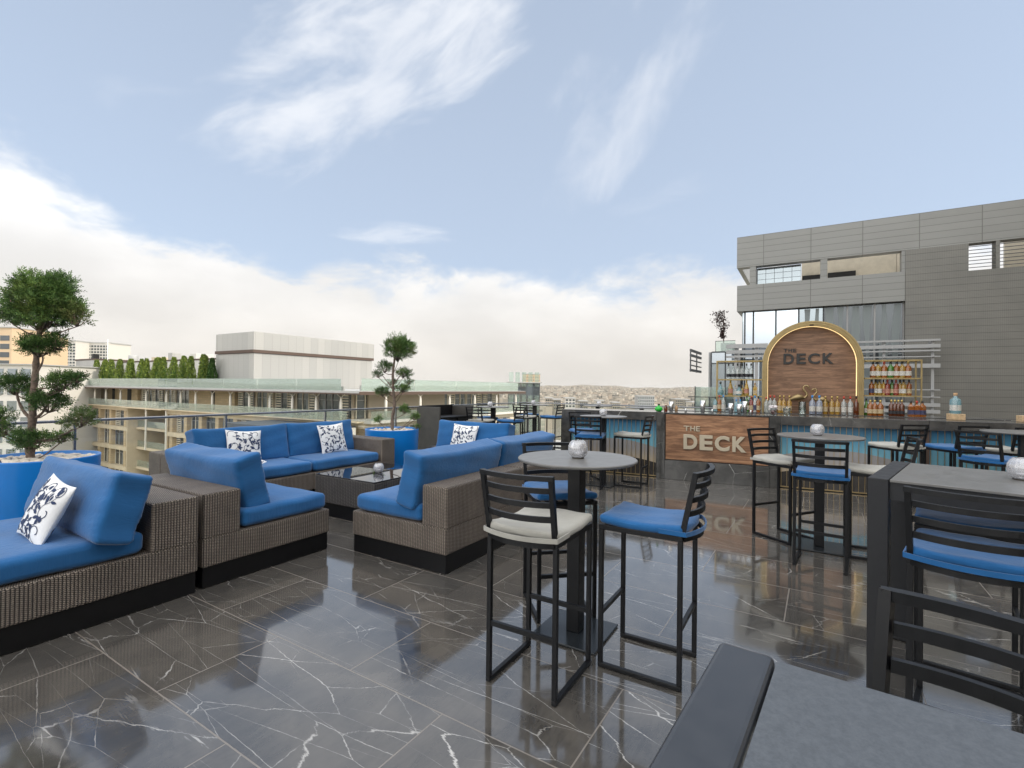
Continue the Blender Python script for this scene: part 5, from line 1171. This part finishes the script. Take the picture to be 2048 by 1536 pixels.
# right wing
P4('wing_roof', 'eave_grey', (60.01, 76, 43.2, 69.7, .50, .86)); P4('wing_eave', 'coping_brown', (38.3, 76, 43.1, 43.19, .42, .80))
P4('wing_wall', 'brown_wall', (41.0, 74, 47.4, 47.6, -2.84, .49)); P4('wing_wall', 'stone_band', (60.01, 74, 44.4, 69, -50, -2.86))
P4('wing_terrace', 'white_wall', (40, 75, 43.0, 46.99, -2.95, -2.60)); P4('wing_lower_wall', 'louver_cream', (41.01, 74, 44.15, 44.19, -50, -2.96))
for k in range(7): put_win(43.5 + 4.5 * k, 46.95, -2.59, pi / 2, (1, 1.25, 1.06))
for k in range(7): 
    for f in range(2): put_win(43.5 + 4.5 * k, 43.95, FL[f + 1][0] + .01, pi / 2, (.5, 1.1, 1))
for k in range(6):
    o = bpy.data.objects.new('column', cmesh); COL.objects.link(o); o.parent = sb; o.location = (42.7 + 6.1 * k - 40, 43.5 - 44, -2.59); o.rotation_euler = (0, 0, pi / 2)
for k in range(4):
    P4('roof_glass', 'green_glass', (39 + 8.8 * k, 47.7 + 8.8 * k, 43.6, 43.63, .87, 2.3)); P4('wing_balustrade', 'clear_rail', (40 + 8.8 * k, 48.7 + 8.8 * k, 43.05, 43.08, -2.59, -1.5))
P4('wing_upstand', 'metal_white', (39.6, 73, 44.4, 44.6, .861, 1.5))
for k in range(3): P4('roof_light', 'white_wall', (48 + 8 * k, 52 + 8 * k, 45, 45.1, .9, 1.9))
P4('canopy', 'slat_dark', (33, 39.5, 45, 61, -3.9, -3.2)); P4('canopy_post', 'col_white', (33.2, 33.5, 46, 46.3, -18, -3.91), (33.2, 33.5, 53, 53.3, -18, -3.91), (33.2, 33.5, 60, 60.3, -18, -3.91)); P4('canopy_soffit', 'white_wall', (33.1, 39.4, 44.9, 44.99, -4.3, -3.4))
# metal clad box on its roof
t = thing('metal_clad_hall', 'long white metal clad roof hall with a dark band on top of the stone building', 'building', (42, 69.8, .87))
def P5(name, m_, *bx, par=t, org=(42, 69.8, .87)):
    mb = MB()
    for b_ in bx: mb.box(b_[0] - org[0], b_[1] - org[0], b_[2] - org[1], b_[3] - org[1], b_[4] - org[2], b_[5] - org[2])
    return mb.build(name, m_, par)
P5('lower_cladding', 'metal_white', (42.15, 65.0, 69.95, 80.2, .87, 6.1)); P5('upper_cladding', 'metal_white', (42.0, 65.3, 69.8, 80.0, 6.61, 9.22)); P5('dark_band', 'coping_brown', (41.9, 65.2, 69.7, 80.1, 6.15, 6.6)); P5('roof', 'eave_grey', (42.2, 65.0, 70, 79.8, 9.221, 9.3))
t = thing('roof_shed', 'light metal clad stair shed at the left end of the hedge roof', 'building', (41, 123.3, .87)); P5('wall', 'metal_white', (41, 47, 123.3, 132.5, .87, 6.0), par=t, org=(41, 123.3, .87)); P5('roof', 'coping_brown', (40.9, 47.1, 123.2, 132.7, 6.001, 6.3), par=t, org=(41, 123.3, .87))
P5('vent_box', 'black_panel', (42, 43, 126.5, 127.5, 6.31, 7.4), par=t, org=(41, 123.3, .87))
t = thing('parapet_wall', 'long white wall with brown coping behind the hedge trees', 'wall', (45, 80.3, .87)); P5('wall', 'white_wall', (45, 45.3, 80.3, 123.2, .87, 5.6), par=t, org=(45, 80.3, .87)); P5('coping', 'coping_brown', (44.9, 45.4, 80.3, 123.2, 5.601, 5.85), par=t, org=(45, 80.3, .87))
def hedge(x, y, z, h, rb, rt, q, lab, dark):
    t = thing('topiary_tree', lab, 'topiary tree', (x, y, z), 0, 'trimmed conical trees in a row on the roof'); V_, F_ = [], []
    for i in range(1500):
        u = q.random(); a = q.uniform(0, 2 * pi); r_ = (rb + (rt - rb) * min(1, u * 1.1)) * math.sqrt(max(.0, 1 - max(0, u - .85) ** 2 * 30)) * q.uniform(.72, 1.08) * (1 + .12 * sin(a * 3 + u * 9))
        c = Vector((r_ * cos(a), r_ * sin(a), u * h)); n_ = Vector((q.uniform(-1, 1), q.uniform(-1, 1), q.uniform(-.3, 1))).normalized() * .15; m_ = n_.cross(Vector((q.random(), .5, .8))).normalized() * .08
        o = len(V_); V_ += [tuple(c - n_), tuple(c - m_), tuple(c + n_), tuple(c + m_)]; F_.append((o, o + 1, o + 2, o + 3))
    mb = MB(); mb.add(V_, F_); mb.build('crown', 'hedge_dark' if dark else 'hedge', t)
    mb = MB(); mb.lathe([(rb * .6, 0), (rt * .5, h * .8), (0, h * .93)], n=9); mb.build('trunk', 'hedge_dark', t)
q = random.Random(21)
for k, (xx, top_) in enumerate(zip((560, 600, 655, 735, 840, 895, 975, 1030, 1160, 1205, 1300, 1365, 1490, 1610, 1695, 1795, 1845, 1950), (122, 118, 135, 118, 118, 118, 112, 108, 108, 104, 96, 92, 92, 78, 82, 72, 58, 105))):
    px = 100 + xx / 6.024; y = YP(px, 41.3); z1 = ZP(px, 700 + top_ / 6.024, 41.3)
    hedge(41.3 + (.9 if k in (1, 5, 7, 9, 15) else 0), y, .87, z1 - .87 + .1, 1.12 * q.uniform(.85, 1.12), .34 * q.uniform(.85, 1.25), q, '%s conical topiary tree from the left in the roof hedge' % ORD[k], k == 17)

# ------------------------------------------------------------------ buildings further off
def block(name, lab, px0, px1, pyt, fwd, depth, m_, cols, rows, wz0, wh, wmat='pane_dark', zbot=-48, dpt=.3, roofm='eave_grey', band=None, cat='building'):
    """far block whose front stands square to the sight line at forward distance fwd"""
    hz = 775 + .0119 * ((px0 + px1) / 2 - 1024); r0, r1 = (px0 - 1024) / 982.37 * fwd, (px1 - 1024) / 982.37 * fwd; zt = CAMZ + (hz - pyt) / 982.37 * fwd
    t = thing(name, lab, cat, at(fwd, (r0 + r1) / 2, zbot), YAW - pi / 2); w = r1 - r0
    mb = MB(); mb.box(-w / 2, w / 2, 0, depth, 0, zt - zbot); mb.build('wall', m_, t)
    mb = MB(); mb.box(-w / 2 - .4, w / 2 + .4, -.4, depth + .4, zt - zbot, zt - zbot + .02 * fwd / 10); mb.build('roof', roofm, t)
    if cols:
        cw = w / cols; me = MB().box(-cw * .34, cw * .34, -.12, -.02, 0, wh).mesh('window', wmat); n = 0
        for j in range(rows):
            for i in range(cols):
                if n >= 98: break
                n += 1; o = bpy.data.objects.new('window', me); COL.objects.link(o); o.parent = t; o.location = (-w / 2 + cw * (i + .5), 0, zt - zbot - wz0 - j * 1.0 * (wh / .62))
    return t
block('apartment_tower', 'tan stone tower at the left edge behind the bonsai crown', -60, 22, 655, 190, 20, 'tan_tower', 3, 6, 5, 2.0)
block('apartment_tower', 'narrow tan tower section with small square windows beside the left edge tower', 24, 46, 668, 200, 20, 'tan_tower', 4, 9, 4, 1.5, 'brown_wall')
block('apartment_block', 'white apartment block with many balconies on the skyline left of the hedge', 94, 150, 682, 300, 18, 'white_wall', 9, 8, 2.6, 1.15, 'pane_dark')
block('apartment_block', 'right half of the white skyline apartment block, slightly lower', 151, 216, 686, 310, 18, 'white_wall', 11, 8, 2.6, 1.15, 'pane_dark')
block('office_building', 'low pale office building at the left edge with long ribbon windows', -260, 66, 728, 84, 14, 'white_wall', 12, 8, 2.4, 1.7, 'pane_mid')
block('office_building', 'pale lower building between the bonsai trunk and the stone building', 66, 138, 742, 150, 14, 'stone_band', 5, 7, 3.5, 2.4, 'pane_dark')
block('hotel_block', 'round topped tan hotel tower right of the stone building', 1046, 1080, 749, 420, 15, 'tan_tower', 9, 5, 3.2, 1.5, 'brown_wall')
block('glass_tower', 'green glass building directly below the tan hotel tower', 1016, 1080, 766, 110, 12, 'pane_mid', 5, 3, .8, 3.2, 'green_glass')
block('office_block', 'small white office block on the city plain above the bar end', 1131, 1151, 797, 420, 14, 'white_wall', 3, 3, 2.2, 1.6)
block('office_block', 'wide grey glass office block on the city plain left of the arch', 1276, 1309, 793, 620, 16, 'slat_grey', 8, 4, 3, 2.4, 'pane_mid')
for k, (a_, b_, c_, f_, mm) in enumerate([(1352, 1366, 799, 520, 'house_3'), (1370, 1380, 800, 600, 'house_6'), (1384, 1398, 805, 420, 'house_2'), (1192, 1208, 802, 560, 'house_2'), (1226, 1240, 806, 450, 'house_1'), (1092, 1106, 797, 480, 'house_0'), (1108, 1122, 800, 400, 'house_6'), (1160, 1176, 803, 520, 'house_3')]):
    block('city_block', 'mid distance city block, %s of the eight small ones above the bar from the left' % ORD[[5, 6, 7, 3, 4, 0, 1, 2][k]], a_, b_, c_, f_, 14, mm, 4, 3, 2.5, 1.6)
t = thing('water_tank', 'round metal roof tank on the skyline above the hedge', 'tank', at(120, (266 - 1024) / 982.37 * 120, 5.5))
mb = MB(); mb.lathe([(1.0, 0), (1.0, 2.6), (.9, 2.75), (0, 2.8)], n=20); mb.build('drum', 'eave_grey', t); mb = MB(); mb.box(-.9, .9, -.9, .9, -4, -.01); mb.build('stand', 'frame_grey', t)

# ------------------------------------------------------------------ thin warm haze over the far city
hz_ = bpy.data.materials.new('haze'); hz_.use_nodes = True; MATS['haze'] = hz_; t_ = hz_.node_tree; t_.nodes.clear()
ho = t_.nodes.new('ShaderNodeOutputMaterial'); hv = t_.nodes.new('ShaderNodeVolumePrincipled'); hv.inputs['Color'].default_value = (.92, .90, .88, 1); hv.inputs['Density'].default_value = 5e-5
hv.inputs['Anisotropy'].default_value = .2; t_.links.new(hv.outputs[0], ho.inputs['Volume'])
mb = MB(); mb.box(-12600, 12600, -12600, 12600, -420, 60); o = mb.build('haze', 'haze'); o['kind'] = 'stuff'

for k, (x, y, w, d, h) in enumerate(((47, 86, 2.2, 1.6, 6.6), (47.5, 95, 3.2, 2.0, 6.9), (47, 104, 1.6, 1.6, 7.3), (48, 112, 2.4, 1.8, 6.7))):
    mb = MB(); mb.bbox(-w / 2, w / 2, -d / 2, d / 2, 0, h - .87, .05); tag(mb.build('roof_unit', ('eave_grey', 'white_wall', 'metal_white', 'stone_band')[k], None, (x, y, .87)), '%s boxy roof plant unit from the right showing over the hedge wall' % ORD[k], 'roof unit', 'roof plant behind the hedge')
mast = MB(); mast.tube([(0, 0, 0), (0, 0, 9.5)], .09, '', 8); mast.tube([(-.5, 0, 8.6), (.5, 0, 8.6)], .04, '', 6); tag(mast.build('antenna_mast', 'col_white', None, (43, 122.6, .87)), 'thin white mast beside the metal clad roof shed', 'antenna')
